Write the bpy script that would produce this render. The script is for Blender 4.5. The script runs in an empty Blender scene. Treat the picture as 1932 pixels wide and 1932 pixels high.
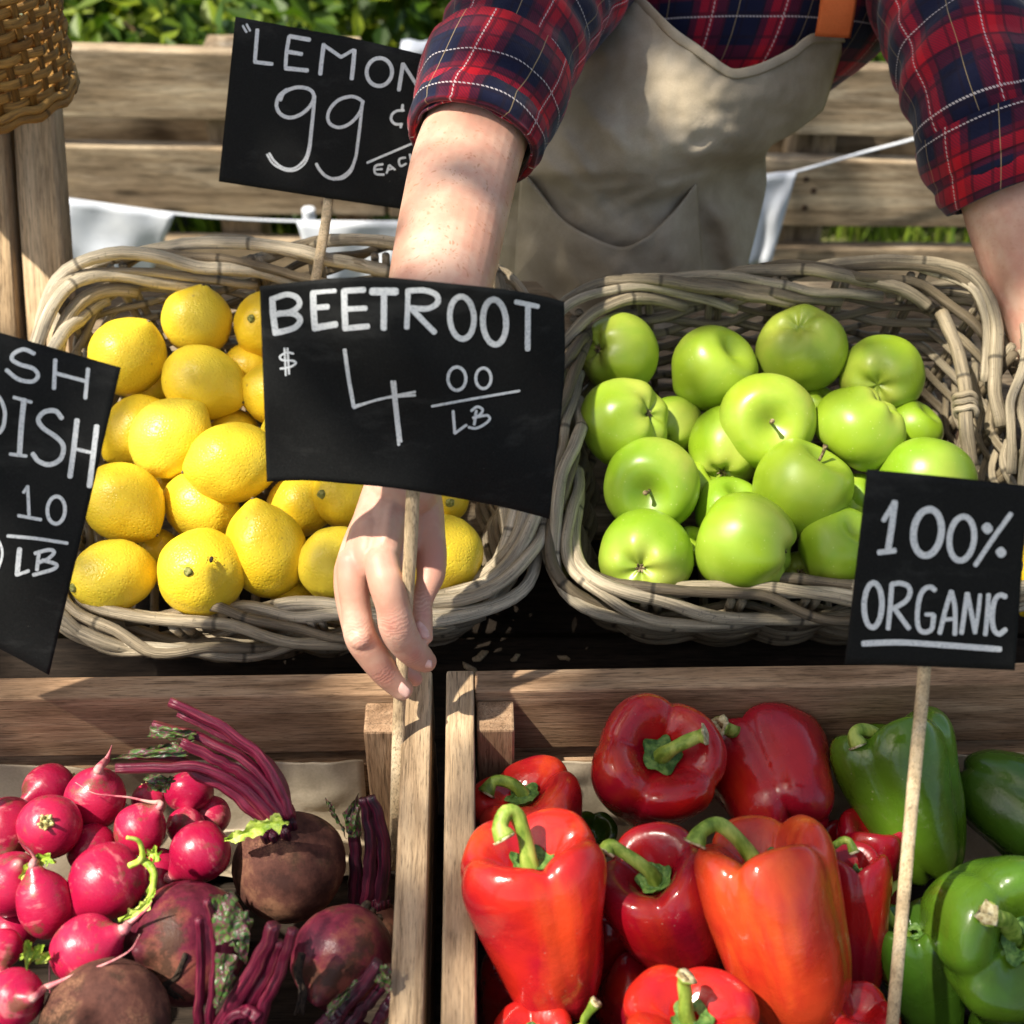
import bpy, bmesh, math, random
from mathutils import Vector, Matrix, noise
from math import sin, cos, pi, sqrt, exp, radians

random.seed(7)
SC = bpy.context.scene
COL = SC.collection

# ------------------------------------------------------------------ camera
PITCH = radians(40)
KW = 0.728                      # width of the view at 1 m
CAM = Vector((0, 0, 0.73))      # z = 0 is the rim of the crates
FW = Vector((0, cos(PITCH), -sin(PITCH)))
UP = Vector((0, sin(PITCH), cos(PITCH)))
RT = Vector((1, 0, 0))
cam_data = bpy.data.cameras.new("camera")
cam = bpy.data.objects.new("camera", cam_data)
COL.objects.link(cam)
cam.location = CAM
cam.rotation_euler = (pi / 2 - PITCH, 0, 0)
cam_data.sensor_width = 36
cam_data.lens = 36 / KW
cam_data.clip_start = 0.05
cam_data.clip_end = 200
cam_data.dof.use_dof = True
cam_data.dof.focus_distance = 1.0
cam_data.dof.aperture_fstop = 8
SC.camera = cam

# ------------------------------------------------------------------ light
SUN_DIR = Vector((0.50, 0.20, -0.90)).normalized()      # the way the light travels
world = bpy.data.worlds.new("World")
SC.world = world
world.use_nodes = True
wn = world.node_tree
wn.nodes.clear()
sky = wn.nodes.new("ShaderNodeTexSky")
sky.sky_type = 'NISHITA'
sky.sun_disc = False
sky.air_density = 0.8
sky.dust_density = 2.5
sky.ozone_density = 0.4
sky.sun_elevation = math.asin(-SUN_DIR.z)
sky.sun_rotation = math.atan2(-SUN_DIR.x, -SUN_DIR.y)
bg = wn.nodes.new("ShaderNodeBackground")
bg.inputs[1].default_value = 0.125
wo = wn.nodes.new("ShaderNodeOutputWorld")
warm = wn.nodes.new("ShaderNodeMix")            # the camera's warm white balance
warm.data_type = 'RGBA'; warm.blend_type = 'MULTIPLY'; warm.inputs[0].default_value = 1.0
warm.inputs[7].default_value = (1.05, 1.0, 0.89, 1)
wn.links.new(sky.outputs[0], warm.inputs[6])
wn.links.new(warm.outputs[2], bg.inputs[0])
wn.links.new(bg.outputs[0], wo.inputs[0])
sun_data = bpy.data.lights.new("sun", 'SUN')
sun_data.energy = 4.4
sun_data.angle = radians(0.9)
sun_data.color = (1.0, 0.94, 0.82)
sun = bpy.data.objects.new("sun", sun_data)
COL.objects.link(sun)
sun.rotation_euler = SUN_DIR.to_track_quat('-Z', 'Y').to_euler()
sun.location = (-2, -1, 4)
SC.view_settings.view_transform = 'Standard'
SC.view_settings.look = 'None'
SC.view_settings.gamma = 1
SC.view_settings.exposure = 0.9
SC.cycles.use_denoising = True
SC.cycles.max_bounces = 8
SC.cycles.transparent_max_bounces = 8

# ------------------------------------------------------------------ layout helpers
def P(x, y, d):
    """the point at distance d along the view axis; x, y in a 1932 wide layout of the view"""
    return CAM + d * (FW + KW * (((x - 966) / 1932) * RT + ((966 - y) / 1932) * UP))
def on_z(x, y, z):
    v = P(x, y, 1) - CAM
    return (z - CAM.z) / v.z
def on_y(x, y, Y):
    v = P(x, y, 1) - CAM
    return Y / v.y
def metres(px, d):
    return px / 1932 * KW * d
def view_dir(ox, oy, oz):
    return (RT * ox + UP * oy - FW * oz).normalized()
def c1(x, y): return (x / 1.5094 / 1.32505, y / 1.5094 / 1.32505)
def c2(x, y): return ((x / 1.5094 + 1280) / 1.32505, y / 1.5094 / 1.32505)
def c3(x, y): return (x / 1.38 / 1.32505, (y / 1.38 + 640) / 1.32505)
def c4(x, y): return ((x / 1.5333 + 1300) / 1.32505, (y / 1.5333 + 620) / 1.32505)
def c5(x, y): return (x / 1.725 / 1.32505, (y / 1.725 + 1640) / 1.32505)
def c6(x, y): return ((x / 1.3054 + 1080) / 1.32505, (y / 1.3054 + 1640) / 1.32505)
def ch(x, y): return ((x / 3.22 + 780) / 1.32505, (y / 3.22 + 1180) / 1.32505)
S3, S4, S5, S6 = 1 / 1.38 / 1.32505, 1 / 1.5333 / 1.32505, 1 / 1.725 / 1.32505, 1 / 1.3054 / 1.32505

def lerp(a, b, t): return a + (b - a) * t
def clamp(t, a=0.0, b=1.0): return max(a, min(b, t))
def smooth(t):
    t = clamp(t)
    return t * t * (3 - 2 * t)
def N3(x, y=0.0, z=0.0): return noise.noise(Vector((x, y, z)))

def catmull(pts, n):
    """n samples along a Catmull-Rom curve through pts (tuples or Vectors of any size)"""
    pts = [tuple(p) for p in pts]
    m = len(pts) - 1
    out = []
    for i in range(n):
        f = i / (n - 1) * m
        k = min(int(f), m - 1)
        t = f - k
        p1, p2 = pts[k], pts[k + 1]
        p0 = pts[k - 1] if k > 0 else tuple(2 * a - b for a, b in zip(p1, p2))
        p3 = pts[k + 2] if k + 2 <= m else tuple(2 * b - a for a, b in zip(p1, p2))
        out.append(tuple(0.5 * (2 * b + (c - a) * t + (2 * a - 5 * b + 4 * c - d) * t * t + (3 * b - a - 3 * c + d) * t ** 3)
                         for a, b, c, d in zip(p0, p1, p2, p3)))
    return out

# ------------------------------------------------------------------ mesh builder
class MB:
    def __init__(self):
        self.v, self.f, self.uv, self.tint = [], [], [], []
    def vert(self, p, uv=(0, 0), tint=0.5):
        self.v.append(Vector(p)); self.uv.append(uv); self.tint.append(tint)
        return len(self.v) - 1
    def tube(self, pts, rad, seg=8, caps=True, tint=0.5, ref=None, u0=0.0, rough=0.0, seed=0.0, vscale=None, ridge=0.0):
        """rad: number, list of numbers, or list of (a, b) with a along the ref side"""
        pts = [Vector(p) for p in pts]
        n = len(pts)
        if not isinstance(rad, (list, tuple)): rad = [rad] * n
        T = []
        for i in range(n):
            t = pts[min(i + 1, n - 1)] - pts[max(i - 1, 0)]
            T.append(t.normalized() if t.length > 1e-9 else Vector((0, 0, 1)))
        if ref is None:
            a = Vector((0, 0, 1)) if abs(T[0].z) < 0.9 else Vector((1, 0, 0))
        else:
            a = Vector(ref)
        rows = []
        u = u0
        for i in range(n):
            if i: u += (pts[i] - pts[i - 1]).length
            if ref is not None: a = Vector(ref)
            a = (a - T[i] * a.dot(T[i]))
            a = a.normalized() if a.length > 1e-9 else T[i].orthogonal().normalized()
            b = T[i].cross(a)
            r = rad[i]
            ra, rb = r if isinstance(r, tuple) else (r, r)
            row = []
            for k in range(seg + 1):
                ph = 2 * pi * k / seg
                kk = k % seg
                w = 1.0
                if ridge: w += ridge * cos(5 * ph + seed + u * 6)
                if rough: w += rough * N3(u * 60 + seed, cos(ph) * 1.3 + seed, sin(ph) * 1.3)
                vv = k / seg if vscale is None else k / seg * vscale
                row.append((pts[i] + a * cos(ph) * ra * w + b * sin(ph) * rb * w, (u, vv)))
            rows.append(row)
        base = len(self.v)
        for row in rows:
            for p, uv in row[:seg]:
                self.vert(p, uv, tint)
        uvl = {}
        for i in range(n - 1):
            for k in range(seg):
                k2 = (k + 1) % seg
                self.f.append((base + i * seg + k, base + i * seg + k2, base + (i + 1) * seg + k2, base + (i + 1) * seg + k))
        if caps:
            for i, flip in ((0, True), (n - 1, False)):
                c = self.vert(pts[i], rows[i][0][1], tint)
                for k in range(seg):
                    k2 = (k + 1) % seg
                    q = (base + i * seg + k, base + i * seg + k2, c)
                    self.f.append(q[::-1] if flip else q)
        return self
    def grid(self, fn, nu, nv, close_u=False, tint=0.5):
        base = len(self.v)
        for j in range(nv + 1):
            for i in range(nu if close_u else nu + 1):
                p, uv = fn(i / nu, j / nv)
                self.vert(p, uv, tint)
        w = nu if close_u else nu + 1
        for j in range(nv):
            for i in range(nu):
                i2 = (i + 1) % w
                self.f.append((base + j * w + i, base + j * w + i2, base + (j + 1) * w + i2, base + (j + 1) * w + i))
        return self
    def ball(self, fn, nu=32, nv=22, tint=0.5):
        """fn(theta, phi) -> point; theta from pole to pole"""
        base = len(self.v)
        a = self.vert(fn(0.0, 0.0), (0, 0), tint)
        for j in range(1, nv):
            for i in range(nu):
                self.vert(fn(pi * j / nv, 2 * pi * i / nu), (i / nu, j / nv), tint)
        b = self.vert(fn(pi, 0.0), (0, 1), tint)
        r = lambda j, i: base + 1 + (j - 1) * nu + (i % nu)
        for i in range(nu):
            self.f.append((a, r(1, i), r(1, i + 1)))
            self.f.append((b, r(nv - 1, i + 1), r(nv - 1, i)))
        for j in range(1, nv - 1):
            for i in range(nu):
                self.f.append((r(j, i), r(j + 1, i), r(j + 1, i + 1), r(j, i + 1)))
        return self
    def box(self, c, sx, sy, sz):
        b = len(self.v)
        for dx in (-1, 1):
            for dy in (-1, 1):
                for dz in (-1, 1):
                    self.vert((c[0] + dx * sx / 2, c[1] + dy * sy / 2, c[2] + dz * sz / 2))
        for q in ((0, 1, 3, 2), (4, 6, 7, 5), (0, 4, 5, 1), (2, 3, 7, 6), (0, 2, 6, 4), (1, 5, 7, 3)):
            self.f.append(tuple(b + i for i in q))
        return self
    def build(self, name, mat, parent=None, smooth=True, origin=None, solid=0.0):
        """world coordinates in, object with its origin at 'origin' (or the parent's) out"""
        pw = parent.matrix_world.copy() if parent else Matrix()
        o3 = Vector(origin) if origin is not None else pw.translation
        me = bpy.data.meshes.new(name)
        me.from_pydata([tuple(p - o3) for p in self.v], [], self.f)
        lay = me.uv_layers.new(name="uv")
        for lp in me.loops:
            lay.data[lp.index].uv = self.uv[lp.vertex_index]
        at = me.attributes.new("tint", 'FLOAT', 'POINT')
        at.data.foreach_set("value", self.tint)
        bm = bmesh.new(); bm.from_mesh(me)
        bmesh.ops.recalc_face_normals(bm, faces=bm.faces)
        if solid:
            bmesh.ops.solidify(bm, geom=bm.faces[:], thickness=solid)
        bm.to_mesh(me); bm.free()
        if smooth:
            me.polygons.foreach_set("use_smooth", [True] * len(me.polygons))
        me.materials.append(mat)
        ob = bpy.data.objects.new(name, me)
        COL.objects.link(ob)
        if parent:
            ob.parent = parent
            ob.matrix_local = pw.inverted() @ Matrix.Translation(o3)
        else:
            ob.location = o3
        bpy.context.view_layer.update()
        return ob

def tag(o, label, cat, group=None, kind=None):
    o["label"] = label
    o["category"] = cat
    if group: o["group"] = group
    if kind: o["kind"] = kind
    return o
def structure(o, label, cat):
    return tag(o, label, cat, kind="structure")
def thing(name, label, cat, loc, group=None, rotz=0.0):
    o = bpy.data.objects.new(name, None)
    COL.objects.link(o)
    o.location = loc
    o.rotation_euler = (0, 0, rotz)
    o.empty_display_size = 0.02
    bpy.context.view_layer.update()
    return tag(o, label, cat, group)

def board(name, a, b, w, t, side, mat, parent=None, bevel=0.0016, wob=0.0, seed=0):
    """a plank from a to b (parent space), w wide along 'side', t thick; its grain runs along its own X"""
    a, b = Vector(a), Vector(b)
    L = (b - a).length
    x = (b - a).normalized()
    y = Vector(side); y = (y - x * y.dot(x)).normalized()
    z = x.cross(y)
    bm = bmesh.new()
    bmesh.ops.create_cube(bm, size=1)
    for v in bm.verts:
        v.co = Vector((v.co.x * L, v.co.y * w, v.co.z * t))
    if wob:
        es = [e for e in bm.edges if abs((e.verts[0].co - e.verts[1].co).x) > L * 0.5]
        bmesh.ops.subdivide_edges(bm, edges=es, cuts=14, use_grid_fill=True)
        for v in bm.verts:
            v.co.y += wob * N3(v.co.x * 4 + seed, seed + (1 if v.co.y > 0 else 5))
            v.co.z += wob * 0.5 * N3(v.co.x * 3 + seed, seed + 9)
    sharp = [e for e in bm.edges if len(e.link_faces) == 2 and e.calc_face_angle(0) > 0.8]
    bmesh.ops.bevel(bm, geom=sharp, offset=bevel, segments=2, affect='EDGES', profile=0.5)
    me = bpy.data.meshes.new(name)
    bm.to_mesh(me); bm.free()
    me.materials.append(mat)
    ob = bpy.data.objects.new(name, me)
    COL.objects.link(ob)
    m = Matrix((x, y, z)).transposed().to_4x4()
    m.translation = (a + b) / 2
    if parent: ob.parent = parent
    ob.matrix_local = m
    return ob

# ------------------------------------------------------------------ materials
class Mat:
    def __init__(self, name, rough=0.5, spec=0.5):
        self.m = bpy.data.materials.new(name)
        self.m.use_nodes = True
        self.t = self.m.node_tree
        self.b = self.t.nodes["Principled BSDF"]
        self.out = self.t.nodes["Material Output"]
        self.b.inputs["Roughness"].default_value = rough
        self.b.inputs["Specular IOR Level"].default_value = spec
        self._tc = None
    def n(self, typ, **kw):
        nd = self.t.nodes.new(typ)
        for k, v in kw.items():
            if k.startswith("i_"):
                key = k[2:]
                key = int(key) if key.isdigit() else key.replace("_", " ")
                self.put(nd.inputs[key], v)
            else:
                setattr(nd, k, v)
        return nd
    def put(self, sock, v):
        if isinstance(v, bpy.types.NodeSocket): self.t.links.new(v, sock)
        else: sock.default_value = v
    def coord(self, which="Object"):
        if self._tc is None: self._tc = self.n("ShaderNodeTexCoord")
        return self._tc.outputs[which]
    def mapping(self, vec, scale=(1, 1, 1), loc=(0, 0, 0), rot=(0, 0, 0)):
        nd = self.n("ShaderNodeMapping")
        self.put(nd.inputs[0], vec); self.put(nd.inputs[1], loc); self.put(nd.inputs[2], rot); self.put(nd.inputs[3], scale)
        return nd.outputs[0]
    def noise(self, vec, scale=5, detail=4, rough=0.5, distort=0.0):
        nd = self.n("ShaderNodeTexNoise")
        self.put(nd.inputs["Vector"], vec); nd.inputs["Scale"].default_value = scale; nd.inputs["Detail"].default_value = detail
        nd.inputs["Roughness"].default_value = rough; nd.inputs["Distortion"].default_value = distort
        return nd.outputs[0]
    def voro(self, vec, scale=5, feature='F1', rnd=1.0):
        nd = self.n("ShaderNodeTexVoronoi", feature=feature)
        self.put(nd.inputs["Vector"], vec); nd.inputs["Scale"].default_value = scale
        nd.inputs["Randomness"].default_value = rnd
        return nd.outputs[0]
    def ramp(self, fac, stops, mode='LINEAR'):
        nd = self.n("ShaderNodeValToRGB")
        cr = nd.color_ramp
        cr.interpolation = mode
        while len(cr.elements) > 1: cr.elements.remove(cr.elements[-1])
        for i, (p, c) in enumerate(stops):
            e = cr.elements[0] if i == 0 else cr.elements.new(p)
            e.position = p
            if not isinstance(c, (tuple, list)): c = (c, c, c)
            e.color = (*c[:3], 1)
        self.put(nd.inputs[0], fac)
        return nd.outputs[0]
    def mix(self, fac, a, b, blend='MIX'):
        nd = self.n("ShaderNodeMix", data_type='RGBA', blend_type=blend)
        for s, v in ((nd.inputs[0], fac), (nd.inputs[6], a), (nd.inputs[7], b)):
            if isinstance(v, tuple) and len(v) == 3: v = (*v, 1)
            self.put(s, v)
        return nd.outputs[2]
    def math(self, op, a, b=0.0, c=None):
        nd = self.n("ShaderNodeMath", operation=op)
        self.put(nd.inputs[0], a); self.put(nd.inputs[1], b)
        if c is not None: self.put(nd.inputs[2], c)
        return nd.outputs[0]
    def rnd(self):
        return self.n("ShaderNodeObjectInfo").outputs["Random"]
    def ocol(self):
        return self.n("ShaderNodeObjectInfo").outputs["Color"]
    def attr(self, name):
        return self.n("ShaderNodeAttribute", attribute_name=name).outputs["Fac"]
    def col(self, v):
        if isinstance(v, tuple) and len(v) == 3: v = (*v, 1)
        self.put(self.b.inputs["Base Color"], v); return self
    def set(self, key, v):
        self.put(self.b.inputs[key], v); return self
    def bump(self, h, strength=0.3, dist=0.002, prev=None):
        nd = self.n("ShaderNodeBump")
        nd.inputs["Strength"].default_value = strength; nd.inputs["Distance"].default_value = dist
        self.put(nd.inputs["Height"], h)
        if prev is not None: self.put(nd.inputs["Normal"], prev)
        self.put(self.b.inputs["Normal"], nd.outputs[0])
        return nd.outputs[0]

def wood(name, dark, mid, light, rough=0.75, fine=1.0, stain=0.5, knots=False, along='X', specks=0.6):
    M = Mat(name, rough, 0.12)
    off = M.n("ShaderNodeVectorMath", operation='SCALE')
    M.put(off.inputs[0], (37.0, 19.0, 53.0)); M.put(off.inputs["Scale"], M.rnd())
    add = M.n("ShaderNodeVectorMath", operation='ADD')
    M.put(add.inputs[0], M.coord("Object")); M.put(add.inputs[1], off.outputs[0])
    v = add.outputs[0]
    if along == 'Z': v = M.mapping(v, (1, 1, 1), (0, 0, 0), (0, pi / 2, 0))
    g = M.noise(M.mapping(v, (2.2, 26, 26)), 2.2 * fine, 6, 0.62, 0.9)
    f = M.noise(M.mapping(v, (26, 420, 420)), 2.0 * fine, 5, 0.7, 0.2)
    l = M.noise(v, 5, 3, 0.5)
    c = M.mix(0.65, mid, M.ramp(g, [(0.34, dark), (0.5, mid), (0.66, light)]))
    mt = M.noise(M.mapping(v, (9, 34, 34), (2, 7, 3)), 1.0, 5, 0.7)
    c = M.mix(0.7, c, M.ramp(mt, [(0.36, (0.60, 0.57, 0.55)), (0.5, 1.0), (0.66, (1.16, 1.13, 1.08))]), 'MULTIPLY')
    fr = M.ramp(f, [(0.34, 0.30), (0.46, 0.92), (0.62, 1.15)])
    p_ = M.noise(M.mapping(v, (22, 700, 700), (5, 5, 5)), 1.0, 2, 0.5)
    c = M.mix(0.5, c, M.ramp(p_, [(0.33, 0.25), (0.40, 1.0)]), 'MULTIPLY')
    c = M.mix(0.85, c, fr, 'MULTIPLY')
    wv_ = M.n('ShaderNodeTexWave', wave_type='BANDS', bands_direction='Y')
    M.put(wv_.inputs['Vector'], M.mapping(v, (0.35, 1.0, 0.8))); wv_.inputs['Scale'].default_value = 42 * fine; wv_.inputs['Distortion'].default_value = 9; wv_.inputs['Detail'].default_value = 3; wv_.inputs['Detail Scale'].default_value = 0.35
    c = M.mix(0.22, c, M.ramp(wv_.outputs['Fac'], [(0.0, 0.45), (0.22, 0.85), (0.6, 1.1), (1.0, 0.95)]), 'MULTIPLY')
    sk_ = M.voro(M.mapping(v, (9, 60, 60)), 1.0)
    c = M.mix(specks, c, M.ramp(sk_, [(0.0, 0.25), (0.10, 0.5), (0.16, 1.0)]), 'MULTIPLY')
    lr = M.ramp(l, [(0.3, (0.62, 0.57, 0.52)), (0.65, (1.08, 1.05, 1.0))])
    c = M.mix(stain, c, lr, 'MULTIPLY')
    if knots:
        k = M.voro(M.mapping(v, (3.0, 11, 11)), 1.6)
        kr = M.ramp(k, [(0.0, 0.18), (0.06, 0.35), (0.13, 0.9), (0.2, 1.0)])
        c = M.mix(0.9, c, kr, 'MULTIPLY')
    tone = M.ramp(M.rnd(), [(0, 0.86), (1, 1.12)])
    c = M.mix(1.0, c, tone, 'MULTIPLY')
    M.col(c)
    h = M.math('ADD', M.math('MULTIPLY', f, 0.7), g)
    M.bump(h, 0.55, 0.0012)
    return M.m

W_CRATE = wood("crate_wood", (0.20, 0.118, 0.066), (0.38, 0.245, 0.15), (0.54, 0.385, 0.25), 0.7, 1.0, 0.6)
W_RAIL = wood("pale_crate_wood", (0.30, 0.20, 0.115), (0.50, 0.36, 0.225), (0.66, 0.51, 0.34), 0.7, 1.2, 0.5)
W_FENCE = wood("weathered_fence_wood", (0.15, 0.105, 0.065), (0.36, 0.28, 0.19), (0.64, 0.55, 0.42), 0.85, 0.55, 0.8, True)
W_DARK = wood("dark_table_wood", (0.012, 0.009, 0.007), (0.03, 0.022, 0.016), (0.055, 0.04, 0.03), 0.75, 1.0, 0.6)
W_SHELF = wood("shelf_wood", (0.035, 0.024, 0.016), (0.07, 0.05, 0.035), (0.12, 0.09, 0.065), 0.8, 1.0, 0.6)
W_POST = wood("bleached_post_wood", (0.38, 0.26, 0.145), (0.56, 0.41, 0.25), (0.70, 0.55, 0.37), 0.8, 0.8, 0.6)
W_STICK = wood("stick_wood", (0.50, 0.36, 0.21), (0.62, 0.48, 0.30), (0.72, 0.59, 0.41), 0.6, 1.3, 0.25, along='Z', specks=0.0)

def mk_wicker(name, a, b, c, scl=1.0):
    M = Mat(name, 0.5, 0.4)
    uv = M.coord("UV")
    t = M.attr("tint")
    comb = M.n("ShaderNodeCombineXYZ")
    sep = M.n("ShaderNodeSeparateXYZ"); M.put(sep.inputs[0], uv)
    M.put(comb.inputs[0], sep.outputs[0]); M.put(comb.inputs[1], sep.outputs[1]); M.put(comb.inputs[2], M.math('MULTIPLY', t, 40.0))
    v = comb.outputs[0]
    base = M.ramp(t, [(0, a), (0.4, b), (1, c)])
    n1 = M.noise(M.mapping(v, (22 * scl, 7, 1)), 1.0, 6, 0.68)
    c1_ = M.mix(0.85, base, M.ramp(n1, [(0.36, 0.42), (0.5, 0.95), (0.64, 1.25)]), 'MULTIPLY')
    n2 = M.noise(M.mapping(v, (14 * scl, 38, 1)), 1.0, 4, 0.6)
    c2_ = M.mix(0.7, c1_, M.ramp(n2, [(0.38, 0.42), (0.5, 1.0)]), 'MULTIPLY')
    fr = M.math('FRACT', M.math('ADD', M.math('MULTIPLY', sep.outputs[0], 8.3), M.math('MULTIPLY', t, 17.0)))
    ring = M.ramp(fr, [(0.0, 1.0), (0.48, 1.0), (0.494, 0.22), (0.505, 0.25), (0.52, 1.12), (0.6, 1.0)])
    c3_ = M.mix(0.85, c2_, ring, 'MULTIPLY')
    M.col(c3_)
    sp_ = M.noise(M.mapping(v, (420, 6, 1), (3, 3, 3)), 1.0, 3, 0.6)
    c3_ = M.mix(0.6, c3_, M.ramp(sp_, [(0.30, 0.3), (0.38, 1.0)]), 'MULTIPLY')
    M.col(c3_)
    M.bump(M.math('ADD', M.math('ADD', n1, n2), M.math('MULTIPLY', ring, 0.6)), 0.65, 0.0018)
    return M.m
WICKER = mk_wicker("grey_willow", (0.24, 0.18, 0.11), (0.46, 0.37, 0.245), (0.68, 0.58, 0.42))
WICKER_B = mk_wicker("brown_willow", (0.14, 0.105, 0.062), (0.30, 0.24, 0.15), (0.52, 0.435, 0.30))
RATTAN = mk_wicker("golden_rattan", (0.20, 0.085, 0.014), (0.35, 0.165, 0.03), (0.48, 0.26, 0.065), 2.0)

def mk_lemon():
    M = Mat("lemon_peel", 0.36, 0.42)
    v = M.coord("Object")
    base = M.ramp(M.rnd(), [(0, (0.81, 0.51, 0.012)), (0.5, (0.83, 0.59, 0.028)), (1, (0.84, 0.65, 0.055))])
    n1 = M.noise(v, 28, 4, 0.55)
    c = M.mix(M.ramp(n1, [(0.35, 0.0), (0.7, 0.55)]), base, (0.86, 0.66, 0.05))
    n2 = M.noise(v, 16, 3, 0.5)
    c = M.mix(M.ramp(n2, [(0.54, 0.0), (0.68, 0.45)]), c, (0.68, 0.40, 0.008))
    gz = M.noise(v, 11, 3, 0.5)
    c = M.mix(M.ramp(gz, [(0.60, 0.0), (0.75, 0.25)]), c, (0.60, 0.56, 0.03))
    sp = M.voro(v, 70)
    c = M.mix(M.math('MULTIPLY', M.ramp(sp, [(0.0, 0.75), (0.07, 0.35), (0.12, 0.0)]), M.ramp(M.noise(v, 25, 2), [(0.55, 0.0), (0.66, 1.0)])), c, (0.20, 0.11, 0.03))
    M.col(c)
    pore = M.voro(v, 420)
    b1 = M.bump(M.ramp(pore, [(0, 0.0), (0.5, 1.0)]), 0.4, 0.0007)
    M.bump(M.noise(v, 75, 5, 0.6), 0.26, 0.0025, b1)
    M.set("Subsurface Weight", 0.08).set("Subsurface Radius", (0.006, 0.003, 0.0006)).set("Subsurface Scale", 1.0)
    return M.m
LEMON = mk_lemon()

def mk_apple():
    M = Mat("green_apple_skin", 0.26, 0.5)
    v = M.coord("Object")
    base = M.ramp(M.rnd(), [(0, (0.17, 0.31, 0.012)), (0.5, (0.245, 0.375, 0.017)), (1, (0.32, 0.42, 0.028))])
    n1 = M.noise(v, 12, 3, 0.5)
    c = M.mix(M.ramp(n1, [(0.42, 0.0), (0.62, 0.7)]), base, (0.36, 0.46, 0.06))
    c = M.mix(M.ramp(M.noise(v, 9, 4, 0.6), [(0.52, 0.0), (0.68, 0.55)]), c, (0.46, 0.45, 0.07))
    st = M.noise(M.mapping(v, (60, 60, 9)), 1.6, 4, 0.5)
    c = M.mix(M.ramp(st, [(0.5, 0.0), (0.8, 0.35)]), c, (0.17, 0.36, 0.01))
    sp = M.voro(v, 190)
    c = M.mix(M.math('MULTIPLY', M.ramp(sp, [(0.0, 0.6), (0.08, 0.35), (0.15, 0.0)]), M.ramp(M.noise(v, 60, 2), [(0.42, 0.1), (0.62, 1.0)])), c, (0.62, 0.70, 0.26))
    bl = M.voro(v, 34)
    c = M.mix(M.math('MULTIPLY', M.ramp(bl, [(0.0, 0.8), (0.05, 0.5), (0.085, 0.0)]), M.ramp(M.noise(v, 18, 2), [(0.58, 0.0), (0.66, 1.0)])), c, (0.16, 0.10, 0.02))
    pit = M.attr("tint")
    c = M.mix(M.ramp(pit, [(0.5, 0.0), (0.75, 0.35), (1.0, 0.9)]), c, (0.15, 0.22, 0.015))
    M.col(c)
    M.bump(M.noise(v, 40, 3), 0.10, 0.0018)
    M.set("Roughness", M.ramp(M.noise(v, 30, 3), [(0.3, 0.26), (0.7, 0.46)]))
    M.set("Subsurface Weight", 0.06).set("Subsurface Radius", (0.004, 0.005, 0.001)).set("Subsurface Scale", 1.0)
    return M.m
APPLE = mk_apple()

def mk_pepper():
    M = Mat("pepper_skin", 0.2, 0.42)
    v = M.coord("Object")
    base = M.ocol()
    hsv = M.n("ShaderNodeHueSaturation"); M.put(hsv.inputs["Color"], base); hsv.inputs["Value"].default_value = 0.7; hsv.inputs["Hue"].default_value = 0.492
    n1 = M.noise(v, 18, 3, 0.5)
    c = M.mix(M.ramp(n1, [(0.42, 0.0), (0.60, 0.85)]), base, hsv.outputs[0])
    hs2 = M.n("ShaderNodeHueSaturation"); M.put(hs2.inputs["Color"], base); hs2.inputs["Value"].default_value = 1.25; hs2.inputs["Hue"].default_value = 0.513
    n2 = M.noise(M.mapping(v, (34, 34, 7), (3, 1, 7)), 1.0, 4, 0.55)
    c = M.mix(M.ramp(n2, [(0.52, 0.0), (0.66, 0.5)]), c, hs2.outputs[0])
    sp = M.voro(v, 150)
    c = M.mix(M.math('MULTIPLY', M.ramp(sp, [(0.0, 0.4), (0.06, 0.2), (0.1, 0.0)]), M.ramp(M.noise(v, 20, 2), [(0.5, 0.0), (0.6, 1.0)])), c, (0.6, 0.5, 0.35))
    M.col(c)
    M.set("Coat Weight", 0.25).set("Coat Roughness", 0.06)
    M.set("Roughness", M.ramp(M.noise(v, 45, 4), [(0.36, 0.15), (0.64, 0.34)]))
    b1 = M.bump(M.noise(v, 34, 4, 0.55), 0.4, 0.004)
    M.bump(M.noise(v, 400, 3), 0.05, 0.0006, b1)
    return M.m
PEPPER = mk_pepper()

def mk_simple(name, stops, scale=20, rough=0.6, bump=0.2, bdist=0.001, detail=5, stretch=(1, 1, 1), spec=0.4, coord="Object"):
    M = Mat(name, rough, spec)
    v = M.mapping(M.coord(coord), stretch)
    n_ = M.noise(v, scale, detail, 0.6)
    M.col(M.ramp(n_, [(0.5 + (p - 0.5) * 0.6, c) for p, c in stops]))
    if bump: M.bump(n_, bump, bdist)
    return M.m
STEM = mk_simple("pepper_stem_green", [(0.3, (0.10, 0.17, 0.015)), (0.5, (0.22, 0.32, 0.04)), (0.7, (0.38, 0.45, 0.09))], 1.0, 0.5, 0.5, 0.002, 5, (110, 110, 40))
STEM_CUT = mk_simple("pepper_stem_cut", [(0.3, (0.22, 0.15, 0.06)), (0.55, (0.52, 0.45, 0.25)), (0.7, (0.62, 0.57, 0.36))], 260, 0.8, 0.6, 0.002)
CALYX = mk_simple("pepper_calyx", [(0.3, (0.03, 0.08, 0.012)), (0.5, (0.08, 0.17, 0.03)), (0.7, (0.17, 0.27, 0.06))], 130, 0.55, 0.7, 0.003)
FRUIT_STEM = mk_simple("fruit_stem_brown", [(0.3, (0.05, 0.032, 0.015)), (0.5, (0.16, 0.11, 0.05)), (0.7, (0.34, 0.26, 0.13))], 300, 0.8, 0.6, 0.001)
LEMON_STEM = mk_simple("lemon_stem_green", [(0.3, (0.09, 0.09, 0.015)), (0.5, (0.24, 0.25, 0.05)), (0.7, (0.42, 0.38, 0.14))], 330, 0.8, 0.6, 0.001)

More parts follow.
